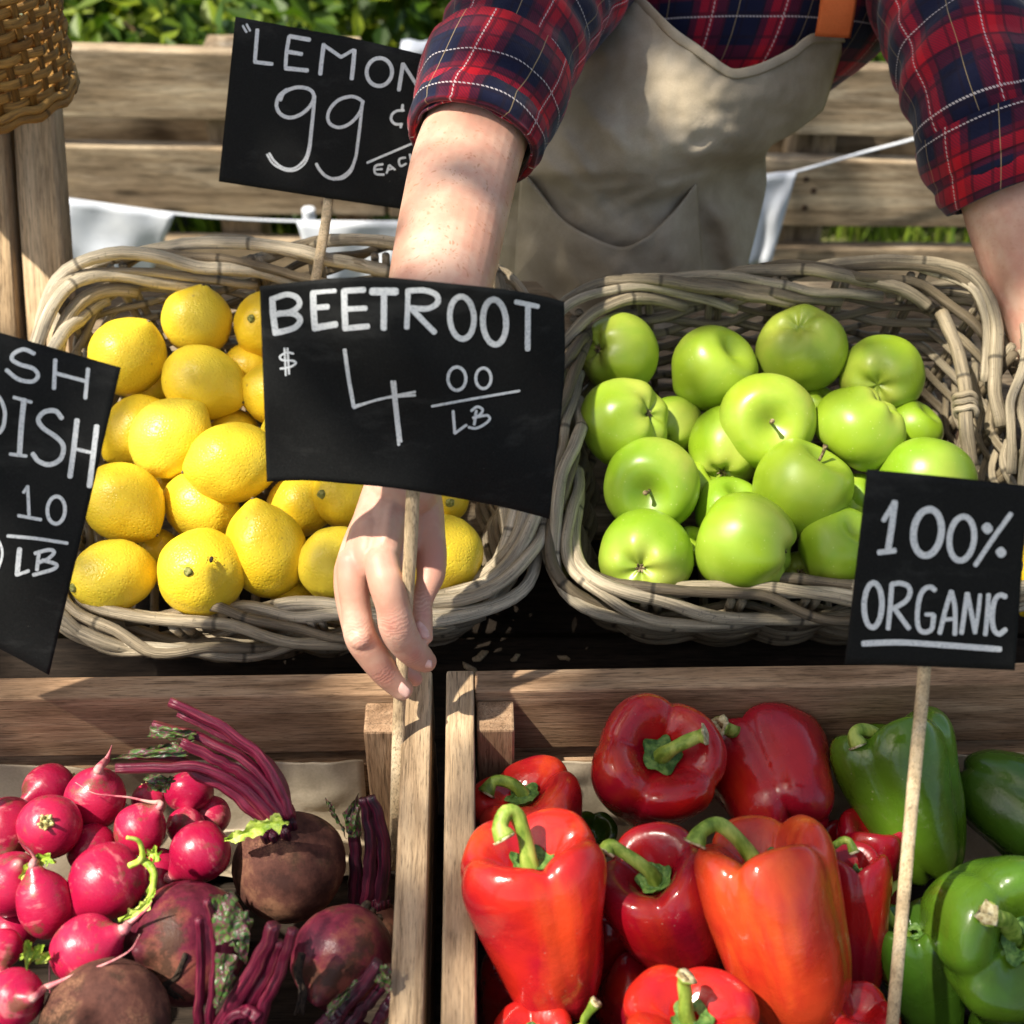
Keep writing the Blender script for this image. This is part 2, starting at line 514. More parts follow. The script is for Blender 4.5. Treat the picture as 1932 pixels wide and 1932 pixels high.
def mk_radish():
    M = Mat("radish_skin", 0.3, 0.5)
    v = M.coord("Object")
    base = M.ramp(M.rnd(), [(0, (0.33, 0.006, 0.036)), (0.5, (0.42, 0.008, 0.048)), (1, (0.50, 0.016, 0.065))])
    n1 = M.noise(v, 30, 4, 0.6)
    c = M.mix(M.ramp(n1, [(0.4, 0.0), (0.7, 0.7)]), base, (0.34, 0.004, 0.05))
    n2 = M.noise(M.mapping(v, (1, 1, 2.6)), 60, 5, 0.65)
    c = M.mix(M.ramp(n2, [(0.57, 0.0), (0.66, 0.6)]), c, (0.66, 0.19, 0.20))
    dirt = M.noise(v, 55, 6, 0.7)
    c = M.mix(M.ramp(dirt, [(0.56, 0.0), (0.65, 0.8)]), c, (0.16, 0.075, 0.035))
    t = M.attr("tint")
    c = M.mix(M.ramp(t, [(0.5, 0.0), (0.85, 0.85)]), c, (0.66, 0.40, 0.34))
    M.col(c)
    M.set("Roughness", M.ramp(n2, [(0.4, 0.24), (0.7, 0.5)]))
    M.bump(M.math('ADD', n2, M.math('MULTIPLY', dirt, 0.8)), 0.28, 0.0016)
    M.set("Subsurface Weight", 0.06).set("Subsurface Radius", (0.004, 0.0008, 0.001)).set("Subsurface Scale", 1.0)
    return M.m
RADISH = mk_radish()
ROOT = mk_simple("root_pink", [(0.3, (0.36, 0.03, 0.07)), (0.5, (0.55, 0.17, 0.19)), (0.7, (0.68, 0.42, 0.36))], 1.0, 0.5, 0.4, 0.001, 5, (60, 60, 60))
CROWN = mk_simple("radish_crown", [(0.3, (0.22, 0.15, 0.04)), (0.5, (0.48, 0.44, 0.16)), (0.7, (0.60, 0.60, 0.30))], 200, 0.6, 0.6, 0.002)
SPROUT = mk_simple("young_leaf", [(0.3, (0.18, 0.30, 0.02)), (0.5, (0.40, 0.52, 0.06)), (0.7, (0.58, 0.66, 0.16))], 90, 0.5, 0.5, 0.002)

def mk_beet():
    M = Mat("beet_skin", 0.6, 0.22)
    v = M.coord("Object")
    n1 = M.noise(v, 24, 6, 0.68)
    a = M.ramp(n1, [(0.38, (0.045, 0.006, 0.014)), (0.5, (0.12, 0.014, 0.03)), (0.62, (0.21, 0.06, 0.042))])
    b = M.ramp(n1, [(0.38, (0.048, 0.018, 0.014)), (0.5, (0.11, 0.042, 0.030)), (0.62, (0.24, 0.115, 0.066))])
    n3 = M.noise(v, 8, 3, 0.5)
    f = M.math('ADD', n3, M.math('MULTIPLY', M.math('SUBTRACT', M.attr("tint"), 0.5), 0.9))
    c = M.mix(M.ramp(f, [(0.40, 0.0), (0.60, 1.0)]), a, b)
    cr = M.voro(M.mapping(v, (1, 1, 1.6)), 330, 'DISTANCE_TO_EDGE')
    crm = M.math('MULTIPLY', M.ramp(cr, [(0.0, 1.0), (0.07, 0.0)]), M.math('MULTIPLY', M.ramp(M.noise(v, 30, 3), [(0.42, 0.0), (0.55, 1.0)]), M.ramp(M.attr('tint'), [(0.88, 0.0), (0.96, 1.0)])))
    c = M.mix(M.math('MULTIPLY', crm, 0.8), c, (0.03, 0.016, 0.012))
    d = M.noise(v, 40, 6, 0.66)
    c = M.mix(M.ramp(d, [(0.53, 0.0), (0.62, 0.8)]), c, (0.045, 0.026, 0.016))
    M.col(c)
    M.set("Roughness", M.ramp(f, [(0.35, 0.34), (0.6, 0.78)]))
    b1 = M.bump(M.math('SUBTRACT', M.math('ADD', d, M.math('MULTIPLY', n1, 0.6)), M.math('MULTIPLY', crm, 0.5)), 0.5, 0.0025)
    return M.m
BEET = mk_beet()
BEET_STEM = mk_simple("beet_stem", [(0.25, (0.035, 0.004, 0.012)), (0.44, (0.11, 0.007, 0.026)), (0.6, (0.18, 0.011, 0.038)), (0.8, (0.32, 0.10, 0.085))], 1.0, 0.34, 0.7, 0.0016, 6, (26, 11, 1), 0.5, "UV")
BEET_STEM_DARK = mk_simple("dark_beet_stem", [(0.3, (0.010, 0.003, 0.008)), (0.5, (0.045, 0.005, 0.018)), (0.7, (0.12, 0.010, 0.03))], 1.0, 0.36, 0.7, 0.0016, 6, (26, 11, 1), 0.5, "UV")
SOIL_ROOT = mk_simple("soil_rootlets", [(0.3, (0.012, 0.007, 0.004)), (0.6, (0.05, 0.03, 0.018))], 200, 0.9, 0.5, 0.002)
def mk_beet_leaf():
    M = Mat("beet_leaf", 0.4, 0.5)
    uv = M.coord("UV")
    n_ = M.noise(uv, 3.5, 4, 0.55)
    c = M.ramp(n_, [(0.36, (0.018, 0.055, 0.012)), (0.5, (0.045, 0.10, 0.018)), (0.66, (0.13, 0.19, 0.04))])
    vein = M.voro(M.mapping(uv, (4, 6, 1)), 1.4, 'DISTANCE_TO_EDGE')
    c = M.mix(M.ramp(vein, [(0.0, 0.9), (0.07, 0.5), (0.12, 0.0)]), c, (0.13, 0.012, 0.05))
    M.col(c); M.bump(M.math('ADD', n_, vein), 0.4, 0.0015)
    return M.m
BEET_LEAF = mk_beet_leaf()

def mk_card():
    M = Mat("black_card", 0.8, 0.18)
    v = M.coord("Object")
    n_ = M.noise(v, 900, 3, 0.6)
    l_ = M.noise(v, 9, 4, 0.6)
    c = M.mix(0.6, M.ramp(n_, [(0.3, (0.004, 0.0045, 0.0045)), (0.6, (0.0085, 0.009, 0.009)), (0.8, (0.016, 0.0165, 0.016))]), M.ramp(l_, [(0.3, 0.8), (0.7, 1.25)]), 'MULTIPLY')
    dust = M.voro(v, 160)
    c = M.mix(M.math('MULTIPLY', M.ramp(dust, [(0.0, 0.7), (0.035, 0.4), (0.06, 0.0)]), M.ramp(M.noise(v, 40, 2), [(0.58, 0), (0.66, 1)])), c, (0.25, 0.24, 0.22))
    sm_ = M.noise(M.mapping(v, (10, 10, 26), rot=(0, 0.5, 0)), 1.0, 6, 0.7)
    c = M.mix(M.ramp(sm_, [(0.52, 0.0), (0.72, 0.22)]), c, (0.11, 0.11, 0.105))
    M.col(c); M.bump(n_, 0.25, 0.0004)
    return M.m
CARD = mk_card()
def mk_chalk():
    M = Mat("chalk_paint", 0.85, 0.2)
    v = M.coord("Object")
    n_ = M.noise(v, 700, 4, 0.65)
    M.col(M.ramp(n_, [(0.30, (0.36, 0.38, 0.40)), (0.45, (0.60, 0.62, 0.64)), (0.7, (0.74, 0.75, 0.75))])); M.bump(n_, 0.4, 0.0004)
    return M.m
CHALK = mk_chalk()

def mk_skin():
    M = Mat("freckled_skin", 0.48, 0.4)
    v = M.coord("Object")
    n1 = M.noise(v, 26, 4, 0.55)
    c = M.ramp(n1, [(0.38, (0.54, 0.285, 0.20)), (0.5, (0.61, 0.355, 0.255)), (0.62, (0.66, 0.42, 0.315))])
    rn = M.noise(v, 70, 4, 0.65)
    c = M.mix(M.ramp(rn, [(0.46, 0.0), (0.64, 0.40)]), c, (0.56, 0.24, 0.17))
    c = M.mix(M.ramp(M.attr("tint"), [(0.5, 0.0), (1.0, 0.62)]), c, (0.56, 0.23, 0.18))
    fz = M.noise(v, 90, 2, 0.5)
    f1 = M.voro(M.mix(0.03, v, M.n('ShaderNodeTexNoise', i_Vector=v, i_Scale=40.0).outputs[1]), 270)
    fm = M.math('MULTIPLY', M.ramp(f1, [(0.0, 1.0), (0.22, 0.7), (0.36, 0.0)]), M.ramp(M.noise(v, 120, 2, 0.5), [(0.47, 0.0), (0.60, 1.0)]))
    fm = M.math('MULTIPLY', fm, M.ramp(M.attr("freck"), [(0.0, 0.0), (1.0, 1.0)]))
    c = M.mix(M.math('MULTIPLY', fm, 0.75), c, (0.40, 0.155, 0.065))
    f2 = M.voro(M.mapping(v, (1, 1, 1), (4, 2, 7)), 95)
    fm2 = M.math('MULTIPLY', M.ramp(f2, [(0.0, 1.0), (0.10, 0.7), (0.15, 0.0)]), M.ramp(M.noise(v, 60, 2, 0.5), [(0.48, 0.0), (0.55, 1.0)]))
    c = M.mix(M.math('MULTIPLY', fm2, M.math('MULTIPLY', M.attr("freck"), 0.6)), c, (0.36, 0.13, 0.06))
    wc = M.math('SINE', M.math('ADD', M.math('MULTIPLY', M.attr('crease'), 2300.0), M.math('MULTIPLY', M.noise(v, 110, 3), 26.0)))
    c = M.mix(M.math('MULTIPLY', M.ramp(wc, [(0.0, 0.38), (0.35, 0.0)]), M.attr('creasemask')), c, (0.36, 0.13, 0.09))
    M.col(c)
    w = M.voro(M.mapping(v, (1, 1, 1)), 620, 'DISTANCE_TO_EDGE')
    b1 = M.bump(w, 0.22, 0.0004)
    b2 = M.bump(M.noise(v, 130, 4), 0.22, 0.0012, b1)
    ws = M.math('ADD', M.math('MULTIPLY', M.attr('crease'), 2300.0), M.math('MULTIPLY', M.noise(v, 110, 3), 26.0))
    M.bump(M.math('MULTIPLY', M.math('SINE', ws), M.attr('creasemask')), 0.16, 0.0006, b2)
    M.set("Subsurface Weight", 0.14).set("Subsurface Radius", (0.008, 0.003, 0.0015)).set("Subsurface Scale", 1.0)
    return M.m
SKIN = mk_skin()
NAIL = mk_simple("fingernail_pink", [(0.3, (0.62, 0.34, 0.28)), (0.7, (0.74, 0.47, 0.40))], 120, 0.28, 0.1, 0.0005)

def mk_plaid(name, bright):
    M = Mat(name, 0.85, 0.15)
    uv = M.coord("UV")
    sep = M.n("ShaderNodeSeparateXYZ"); M.put(sep.inputs[0], uv)
    def fr(s, k, o): return M.math('FRACT', M.math('ADD', M.math('MULTIPLY', s, k), o))
    red, wine, navy = (0.40, 0.005, 0.016), (0.10, 0.005, 0.018), (0.004, 0.006, 0.026)
    st = [(0.0, red), (0.21, red), (0.23, wine), (0.38, wine), (0.40, navy), (0.88, navy), (0.90, wine), (0.98, wine), (1.0, red)]
    cu = M.ramp(fr(sep.outputs[0], 16.0, 0.12), st)
    cv = M.ramp(fr(sep.outputs[1], 16.0, 0.3), st)
    tw = M.n("ShaderNodeTexWave", wave_type='BANDS', bands_direction='DIAGONAL'); M.put(tw.inputs["Vector"], uv); tw.inputs["Scale"].default_value = 260
    c = M.mix(M.ramp(tw.outputs["Fac"], [(0.2, 0.38), (0.8, 0.62)]), cu, cv)
    c = M.mix(1.0, c, (1.15 * bright, 1.0 * bright, 1.0 * bright), 'MULTIPLY')
    def line(s, k, o, w):
        f = M.math('ABSOLUTE', M.math('SUBTRACT', fr(s, k, o), 0.5))
        return M.ramp(f, [(0.0, 1.0), (w, 1.0), (w * 1.5, 0.0)])
    blk = M.math('MAXIMUM', line(sep.outputs[0], 64.0, 0.05, 0.06), line(sep.outputs[1], 64.0, 0.2, 0.06))
    c = M.mix(M.math('MULTIPLY', blk, 0.55), c, (0.008, 0.004, 0.012))
    wh = M.math('MAXIMUM', line(sep.outputs[0], 16.0, 0.92, 0.0065), line(sep.outputs[1], 16.0, 0.62, 0.0065))
    dash = M.math('GREATER_THAN', M.math('FRACT', M.math('MULTIPLY', M.math('ADD', sep.outputs[0], sep.outputs[1]), 330)), 0.35)
    c = M.mix(M.math('MULTIPLY', M.math('MULTIPLY', wh, dash), 0.75), c, (0.62, 0.55, 0.55))
    ye = line(sep.outputs[1], 16.0, 0.27, 0.0045)
    c = M.mix(M.math('MULTIPLY', ye, 0.5), c, (0.45, 0.33, 0.17))
    M.col(c)
    b1 = M.bump(tw.outputs["Fac"], 0.12, 0.0004)
    M.bump(M.noise(M.coord("Object"), 26, 4, 0.55), 0.5, 0.006, b1)
    M.set("Sheen Weight", 0.15)
    return M.m
PLAID = mk_plaid("plaid_flannel", 1.0)

def cloth(name, stops, scale=14, bump=0.35, weave=900, rough=0.9):
    M = Mat(name, rough, 0.15)
    v = M.coord("Object")
    n_ = M.noise(v, scale, 5, 0.55)
    c = M.ramp(n_, [(0.5 + (p - 0.5) * 0.6, q) for p, q in stops])
    w = M.noise(v, weave, 2, 0.5)
    c = M.mix(0.35, c, M.ramp(w, [(0.3, 0.75), (0.7, 1.15)]), 'MULTIPLY')
    M.col(c)
    b1 = M.bump(w, 0.2, 0.0005)
    M.bump(M.noise(v, scale * 1.6, 4, 0.55, 0.6), bump, 0.006, b1)
    return M.m
APRON = cloth("khaki_canvas", [(0.3, (0.35, 0.29, 0.205)), (0.5, (0.42, 0.35, 0.255)), (0.7, (0.48, 0.405, 0.30))])
STRAP = cloth("orange_canvas", [(0.3, (0.50, 0.095, 0.022)), (0.7, (0.60, 0.14, 0.04))], 30, 0.15)
LINER = cloth("liner_paper", [(0.3, (0.30, 0.24, 0.165)), (0.5, (0.42, 0.35, 0.25)), (0.7, (0.52, 0.44, 0.33))], 9, 0.4, 500)
FLAG = cloth("white_bunting", [(0.3, (0.56, 0.60, 0.68)), (0.7, (0.72, 0.75, 0.80))], 8, 0.25, 700)
DENIM = cloth("dark_denim", [(0.3, (0.012, 0.016, 0.032)), (0.7, (0.03, 0.04, 0.07))], 20, 0.3)
HAIR = mk_simple("red_brown_hair", [(0.3, (0.06, 0.02, 0.008)), (0.7, (0.22, 0.085, 0.03))], 1.0, 0.5, 0.6, 0.002, 4, (90, 90, 8))
BARK = mk_simple("bark", [(0.3, (0.018, 0.010, 0.006)), (0.5, (0.07, 0.038, 0.02)), (0.7, (0.16, 0.09, 0.05))], 45, 0.9, 0.9, 0.006, 6, (1, 1, 0.4))

def mk_leaf(name, a, b, c):
    M = Mat(name, 0.45, 0.4)
    col = M.ramp(M.attr("tint"), [(0, a), (0.5, b), (1, c)])
    M.col(col)
    tr = M.n("ShaderNodeBsdfTranslucent"); M.put(tr.inputs[0], M.mix(1.0, col, (1.35, 1.35, 0.7), 'MULTIPLY'))
    ad = M.n("ShaderNodeMixShader"); ad.inputs[0].default_value = 0.38
    M.put(ad.inputs[1], M.b.outputs[0]); M.put(ad.inputs[2], tr.outputs[0])
    M.t.links.new(ad.outputs[0], M.out.inputs[0])
    return M.m
LEAF = mk_leaf("shrub_leaf", (0.008, 0.026, 0.003), (0.06, 0.125, 0.007), (0.34, 0.41, 0.03))
GRASS = mk_leaf("grass_blade", (0.05, 0.10, 0.008), (0.15, 0.24, 0.018), (0.32, 0.38, 0.06))
SOIL = mk_simple("ground_soil", [(0.3, (0.03, 0.03, 0.01)), (0.5, (0.07, 0.075, 0.022)), (0.7, (0.14, 0.14, 0.05))], 6, 0.95, 0.6, 0.02)

# ================================================================== SETTING
GZ = -0.85
g = MB()
def ground_fn(u, v):
    x, y = lerp(-40, 40, u), lerp(-6, 70, v)
    return Vector((x, y, GZ + 0.03 * N3(x * 0.7, y * 0.7))), (x, y)
g.grid(ground_fn, 60, 60)
structure(g.build("ground", SOIL), "green brown ground behind the market stand", "ground")

def leaf_quad(mb, p, n_, size, tint, curl=0.25):
    n_ = n_.normalized()
    a = n_.orthogonal().normalized()
    a = (Matrix.Rotation(random.uniform(0, 2 * pi), 3, n_) @ a)
    b = n_.cross(a)
    L, W = size, size * random.uniform(0.34, 0.5)
    q = [p, p + a * L * 0.45 + b * W * 0.5 + n_ * curl * L * 0.3, p + a * L, p + a * L * 0.45 - b * W * 0.5 + n_ * curl * L * 0.3]
    m = p + a * L * 0.5
    i = [mb.vert(t, (0, 0), tint) for t in q]
    k = mb.vert(m, (0, 0), tint)
    mb.f += [(i[0], i[1], k), (i[1], i[2], k), (i[2], i[3], k), (i[3], i[0], k)]

def shrub(x, y, rx, h, n, label, tone):
    t = thing("leafy_shrub", label, "shrub", (x, y, GZ), "shrubs behind the fence")
    mb = MB()
    clumps = [(Vector((x + random.gauss(0, rx * 0.5), y + random.gauss(0, rx * 0.35), GZ + h * random.uniform(0.25, 0.95))), random.uniform(0.10, 0.22), random.random()) for _ in range(26)]
    for _ in range(n):
        c, r, tn = random.choice(clumps)
        d = Vector((random.gauss(0, 1), random.gauss(0, 1), random.gauss(0, 1))).normalized()
        p = c + d * r * random.uniform(0.5, 1.1)
        if p.z < GZ: continue
        nn = (d + Vector((0, 0, 1.1)) + 0.7 * Vector((random.gauss(0, 1), random.gauss(0, 1), random.gauss(0, 1))))
        leaf_quad(mb, p, nn, random.uniform(0.05, 0.10), clamp(tn * 0.35 + tone + 0.07 + random.uniform(-0.3, 0.3) + (0.35 if random.random() < 0.2 else 0)))
    mb.build("foliage", LEAF, t, smooth=False)
    st = MB()
    for c, r, _ in clumps[:14]:
        st.tube(catmull([(x, y, GZ - 0.02), (lerp(x, c.x, 0.4), lerp(y, c.y, 0.4), lerp(GZ, c.z, 0.55)), c], 8), [0.012 - 0.0012 * i for i in range(8)], 6)
    st.build("branch", BARK, t)
shrub(-1.55, 3.0, 0.36, 0.62, 2600, "bright leafy shrub above the left fence end beside the rattan basket", 0.28)
shrub(-1.02, 2.75, 0.34, 0.56, 2600, "leafy shrub above the pale fence plank left of the lemon sign", 0.22)
shrub(-0.5, 2.95, 0.36, 0.60, 2600, "dense shrub whose leaves show right above the lemon sign", 0.16)
shrub(-0.15, 3.35, 0.34, 0.66, 2400, "sunny yellow green shrub between the lemon sign and the plaid sleeve", 0.38)
shrub(0.62, 3.1, 0.36, 0.52, 2200, "low shrub seen between the torso and the far plaid sleeve", 0.2)
shrub(1.35, 3.0, 0.4, 0.56, 2000, "shrub behind the right end of the fence", 0.2)

tk = thing("tree", "dark tree trunk blurred beyond the fence beside the plaid sleeve", "tree", (-0.27, 3.9, GZ))
mb = MB()
mb.tube(catmull([(-0.27, 3.9, GZ - 0.1), (-0.25, 3.88, GZ + 0.3), (-0.2, 3.95, GZ + 1.1), (-0.25, 4.0, GZ + 2.2), (-0.1, 4.1, GZ + 3.4)], 24), [0.20 - 0.005 * i for i in range(24)], 16, rough=0.25)
for k in range(5):
    a = k * 1.3
    mb.tube(catmull([(-0.2, 4.0, GZ + 2.0 + 0.25 * k), (-0.2 + 0.5 * cos(a), 4.0 + 0.5 * sin(a), GZ + 2.6 + 0.25 * k), (-0.2 + 1.1 * cos(a), 4.0 + 1.1 * sin(a), GZ + 2.9 + 0.3 * k)], 8), [0.06 - 0.006 * i for i in range(8)], 8)
mb.build("trunk", BARK, tk)
mb = MB()
for _ in range(2600):
    a, r = random.uniform(0, 2 * pi), 1.5 * sqrt(random.random())
    p = Vector((-0.2 + r * cos(a), 4.1 + r * sin(a), GZ + 3.1 + random.uniform(-0.6, 0.9) * (1.2 - r / 1.9)))
    leaf_quad(mb, p, Vector((random.gauss(0, 1), random.gauss(0, 1), 1.2)), random.uniform(0.07, 0.13), random.random())
mb.build("crown", LEAF, tk, smooth=False)

gr = MB()
for _ in range(9000):
    x, y = random.uniform(-1.9, 1.9), random.uniform(2.08, 4.6)
    h = random.uniform(0.06, 0.2) * (1.3 if N3(x * 3, y * 3) > 0 else 0.7)
    a = random.uniform(0, 2 * pi)
    w = random.uniform(0.003, 0.006)
    lean = Vector((cos(a), sin(a), 0)) * h * random.uniform(0.2, 0.7)
    sd = Vector((-sin(a), cos(a), 0)) * w
    p = Vector((x, y, GZ - 0.01))
    q = [p - sd, p + sd, p + lean * 0.35 + Vector((0, 0, h * 0.7)) + sd * 0.7, p + lean * 0.35 + Vector((0, 0, h * 0.7)) - sd * 0.7, p + lean + Vector((0, 0, h))]
    t = random.random()
    i = [gr.vert(k, (0, 0), t) for k in q]
    gr.f += [(i[0], i[1], i[2], i[3]), (i[3], i[2], i[4])]
tag(gr.build("grass", GRASS, smooth=False), "long bright grass growing behind the wooden fence", "grass", kind="stuff")

# ------------------------------------------------------------------ fence
FY = 2.0
fence = thing("wooden_fence", "low fence of weathered pallet planks behind the market stand", "fence", (0, FY, GZ))
def fz(x, y, Y=FY): return P(x, y, on_y(x, y, Y))
def fence_plank(name, yl0, yl1, yr0, yr1, Y, t, mat, seed, xl=-260, xr=2200):
    a0, a1 = fz(300, yl0, Y).z, fz(300, yl1, Y).z
    b0, b1 = fz(1600, yr0, Y).z, fz(1600, yr1, Y).z
    X0, X1 = fz(300, yl0, Y).x, fz(1600, yr0, Y).x
    def zz(x, p, q): return lerp(p, q, (x - X0) / (X1 - X0))
    xa, xb = fz(xl, yl0, Y).x, fz(xr, yr0, Y).x
    A = Vector((xa, Y + t / 2, (zz(xa, a0, b0) + zz(xa, a1, b1)) / 2)) - Vector((0, FY, GZ))
    B = Vector((xb, Y + t / 2, (zz(xb, a0, b0) + zz(xb, a1, b1)) / 2)) - Vector((0, FY, GZ))
    return board(name, A, B, abs(a0 - a1), t, (0, 0, 1), mat, fence, 0.003, 0.003, seed)
for s, (n_, a, b, c, d, Y, t, xl, xr) in enumerate((
        ("plank", 97, 226, 127, 258, FY, 0.028, -260, 2200),
        ("plank", 279, 402, 303, 430, FY + 0.004, 0.026, -260, 722), ("plank", 281, 405, 300, 430, FY, 0.026, 728, 2200),
        ("plank", 452, 580, 466, 600, FY, 0.026, -260, 2200),
        ("back_plank", 206, 292, 235, 322, FY + 0.13, 0.022, -260, 2200),
        ("back_plank", 330, 396, 355, 425, FY + 0.13, 0.022, -260, 2200))):
    fence_plank(n_, a, b, c, d, Y, t, W_FENCE, s * 3.1, xl, xr)
for px, w in ((-150, 0.06), (466, 0.062), (672, 0.05), (1060, 0.06), (1503, 0.062), (2050, 0.06)):
    x = fz(px, 430, FY + 0.078).x
    top = fz(px, 112 + px * 0.021, FY).z - 0.004
    board("post", (x, 0.078, 0), (x, 0.078, top - GZ), 0.098, w, (0, 1, 0), W_FENCE, fence, 0.003)
rz_ = fz(300, 97).z
# nail heads on the planks
RUST = mk_simple("rusty_nail", [(0.3, (0.02, 0.012, 0.008)), (0.7, (0.08, 0.04, 0.02))], 200, 0.7, 0.2)
for px, py in ((1521, 338), (1518, 392), (1150, 355), (611, 383), (478, 300), (1535, 360)):
    c = fz(px, py, FY)
    MB().ball(lambda th, ph: c + Vector((0.0055 * sin(th) * cos(ph), -0.0016 * cos(th), 0.0055 * sin(th) * sin(ph))), 10, 6).build("nail_head", RUST, fence)

# ------------------------------------------------------------------ bunting
BY = FY - 0.03
bun = thing("bunting", "string of white cloth pennants hanging across the wooden fence", "bunting", fz(400, 400, BY))
def bp(x, y, Y=BY): return fz(x, y, Y)
cordA = [bp(*p) for p in ((-200, 330), (60, 368), (130, 376), (328, 403), (470, 414), (590, 418), (740, 419), (950, 415), (1200, 385), (1440, 332), (1500, 324), (1620, 290), (1745, 256), (1900, 205), (2150, 110))]
MB().tube([Vector(p) for p in catmull(cordA, 90)], (0.0022), 8).build("cord", FLAG, bun)
def pennant(tl, tr, br, bl, sd):
    m = MB()
    def fn(u, v):
        x = lerp(lerp(tl[0], tr[0], u), lerp(bl[0], br[0], u), v)
        y = lerp(lerp(tl[1], tr[1], u), lerp(bl[1], br[1], u), v)
        return bp(x, y, BY + 0.012 * v * sin(u * 7 + sd) - 0.004 + 0.006 * N3(u * 3 + sd, v * 3)), (u, v)
    m.grid(fn, 16, 14)
    m.build("pennant", FLAG, bun, solid=0.0012)
pennant((124, 376), (330, 404), (268, 560), (118, 560), 1)
pennant((560, 419), (772, 419), (705, 580), (610, 580), 3)
pennant((1432, 334), (1503, 325), (1452, 500), (1404, 500), 5)
pennant((1640, 284), (1820, 232), (1790, 300), (1740, 330), 8) if False else None

# a folded white cloth over the fence top
cl = MB()
def cloth_fn(u, v):
    a = fz(lerp(752, 905, u), 0, FY)
    zt = fz(800, 98, FY).z + 0.004
    s = v * 0.085
    if s < 0.03: p = Vector((a.x, FY + 0.027 - s, zt + 0.002 * sin(u * 20)))
    else: p = Vector((a.x, FY - 0.004 - 0.003 * sin(u * 9), zt - (s - 0.03) * 0.3))
    return p, (u, v)
cl.grid(cloth_fn, 20, 14)
tag(cl.build("folded_cloth", FLAG, solid=0.003), "pale folded cloth lying over the fence top behind the lemon sign", "cloth")

# small white wooden peg on the fence
c0 = fz(584, 415, BY + 0.01)
pg = MB()
pg.tube(catmull([c0 - Vector((0, 0, 0.012)), c0 + Vector((0, 0, 0.002)), c0 + Vector((0, 0, 0.017)), c0 + Vector((0, 0, 0.021))], 12), [0.0105] * 9 + [0.0098, 0.007, 0.004], 14)
tag(pg.build("white_knob", FLAG), "small white knob by the bunting below the lemon sign", "knob")

# ------------------------------------------------------------------ stand
stand = thing("display_stand", "dark wooden market stand holding crates and baskets", "market stand", (0, 0.5, GZ))
def sboard(name, a, b, w, t, side, mat):
    o = Vector((0, 0.5, GZ))
    return board(name, Vector(a) - o, Vector(b) - o, w, t, side, mat, stand, 0.002, 0.001, random.random() * 9)
for k in range(6):
    y = 0.265 + k * 0.094
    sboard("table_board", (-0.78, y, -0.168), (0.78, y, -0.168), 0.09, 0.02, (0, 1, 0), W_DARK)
SLN = Vector((0, -0.379, 0.925)); SLU = Vector((0, 0.925, 0.379))
s0 = Vector((0, 0.77, -0.165))
for k in range(5):
    c = s0 + SLU * (0.045 + k * 0.094)
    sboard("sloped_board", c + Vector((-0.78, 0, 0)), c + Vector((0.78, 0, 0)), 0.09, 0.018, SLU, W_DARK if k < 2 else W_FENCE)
for x in (-0.7, 0.7):
    for y, zt in ((0.26, -0.18), (0.74, -0.18), (1.1, -0.045)):
        sboard("leg", (x, y, GZ), (x, y, zt), 0.05, 0.05, (0, 1, 0), W_DARK)
    sboard("side_rail", (x, 0.22, -0.20), (x, 1.12, -0.20), 0.04, 0.03, (0, 0, 1), W_DARK)

# ------------------------------------------------------------------ crates
def crate(label, px, py, x0, x1, rot, liner_z):
    """local frame: origin at the top of the back corner near the middle, x0..x1 across, y towards -0.40"""
    t = thing("wooden_crate", label, "crate", (px, py, -0.153), "wooden crates at the front", rot)
    Z = 0.153
    th = 0.0195
    def b(name, a, c, w, thk, side, mat, s=0): return board(name, (a[0], a[1], a[2] + Z), (c[0], c[1], c[2] + Z), w, thk, side, mat, t, 0.0018, 0.0012, s + px * 9)
    D = 0.40
    for i, (z, w) in enumerate(((-0.031, 0.062), (-0.1085, 0.066))):
        b("back_plank", (x0 + th + 0.0006, -0.0105, z), (x1 - th - 0.0006, -0.0105, z), w, 0.021, (0, 0, 1), W_CRATE, 1 + i)
        b("front_plank", (x0 + th + 0.0006, -D + 0.0105, z), (x1 - th - 0.0006, -D + 0.0105, z), w, 0.021, (0, 0, 1), W_CRATE, 3 + i)
        for xx in (x0 + th / 2, x1 - th / 2):
            b("side_plank", (xx, 0.0, z + 0.001), (xx, -D, z + 0.001), w, th, (0, 0, 1), W_RAIL, 5 + i + xx)
    for xx in (x0 + th + 0.0145, x1 - th - 0.0145):
        for yy in (-0.022 - 0.014, -D + 0.022 + 0.014):
            b("corner_post", (xx, yy, -0.143), (xx, yy, -0.007), 0.027, 0.026, (0, 1, 0), W_CRATE, 9)
    n = 6
    for k in range(n):
        yy = -0.03 - k * (D - 0.06) / (n - 1)
        b("floor_slat", (x0 + th + 0.001, yy, -0.1475), (x1 - th - 0.001, yy, -0.1475), 0.05, 0.009, (0, 1, 0), W_DARK, 12 + k)  # near-black wood colour stands in for the shade between the produce
    return t
ROT = radians(1.3)
crateL = crate("left wooden crate filled with radishes and beetroots", -0.0565, 0.694, -0.50, 0.0, ROT, 0)
crateR = crate("right wooden crate filled with red and green bell peppers", -0.0465, 0.694, 0.0, 0.52, ROT, 0)

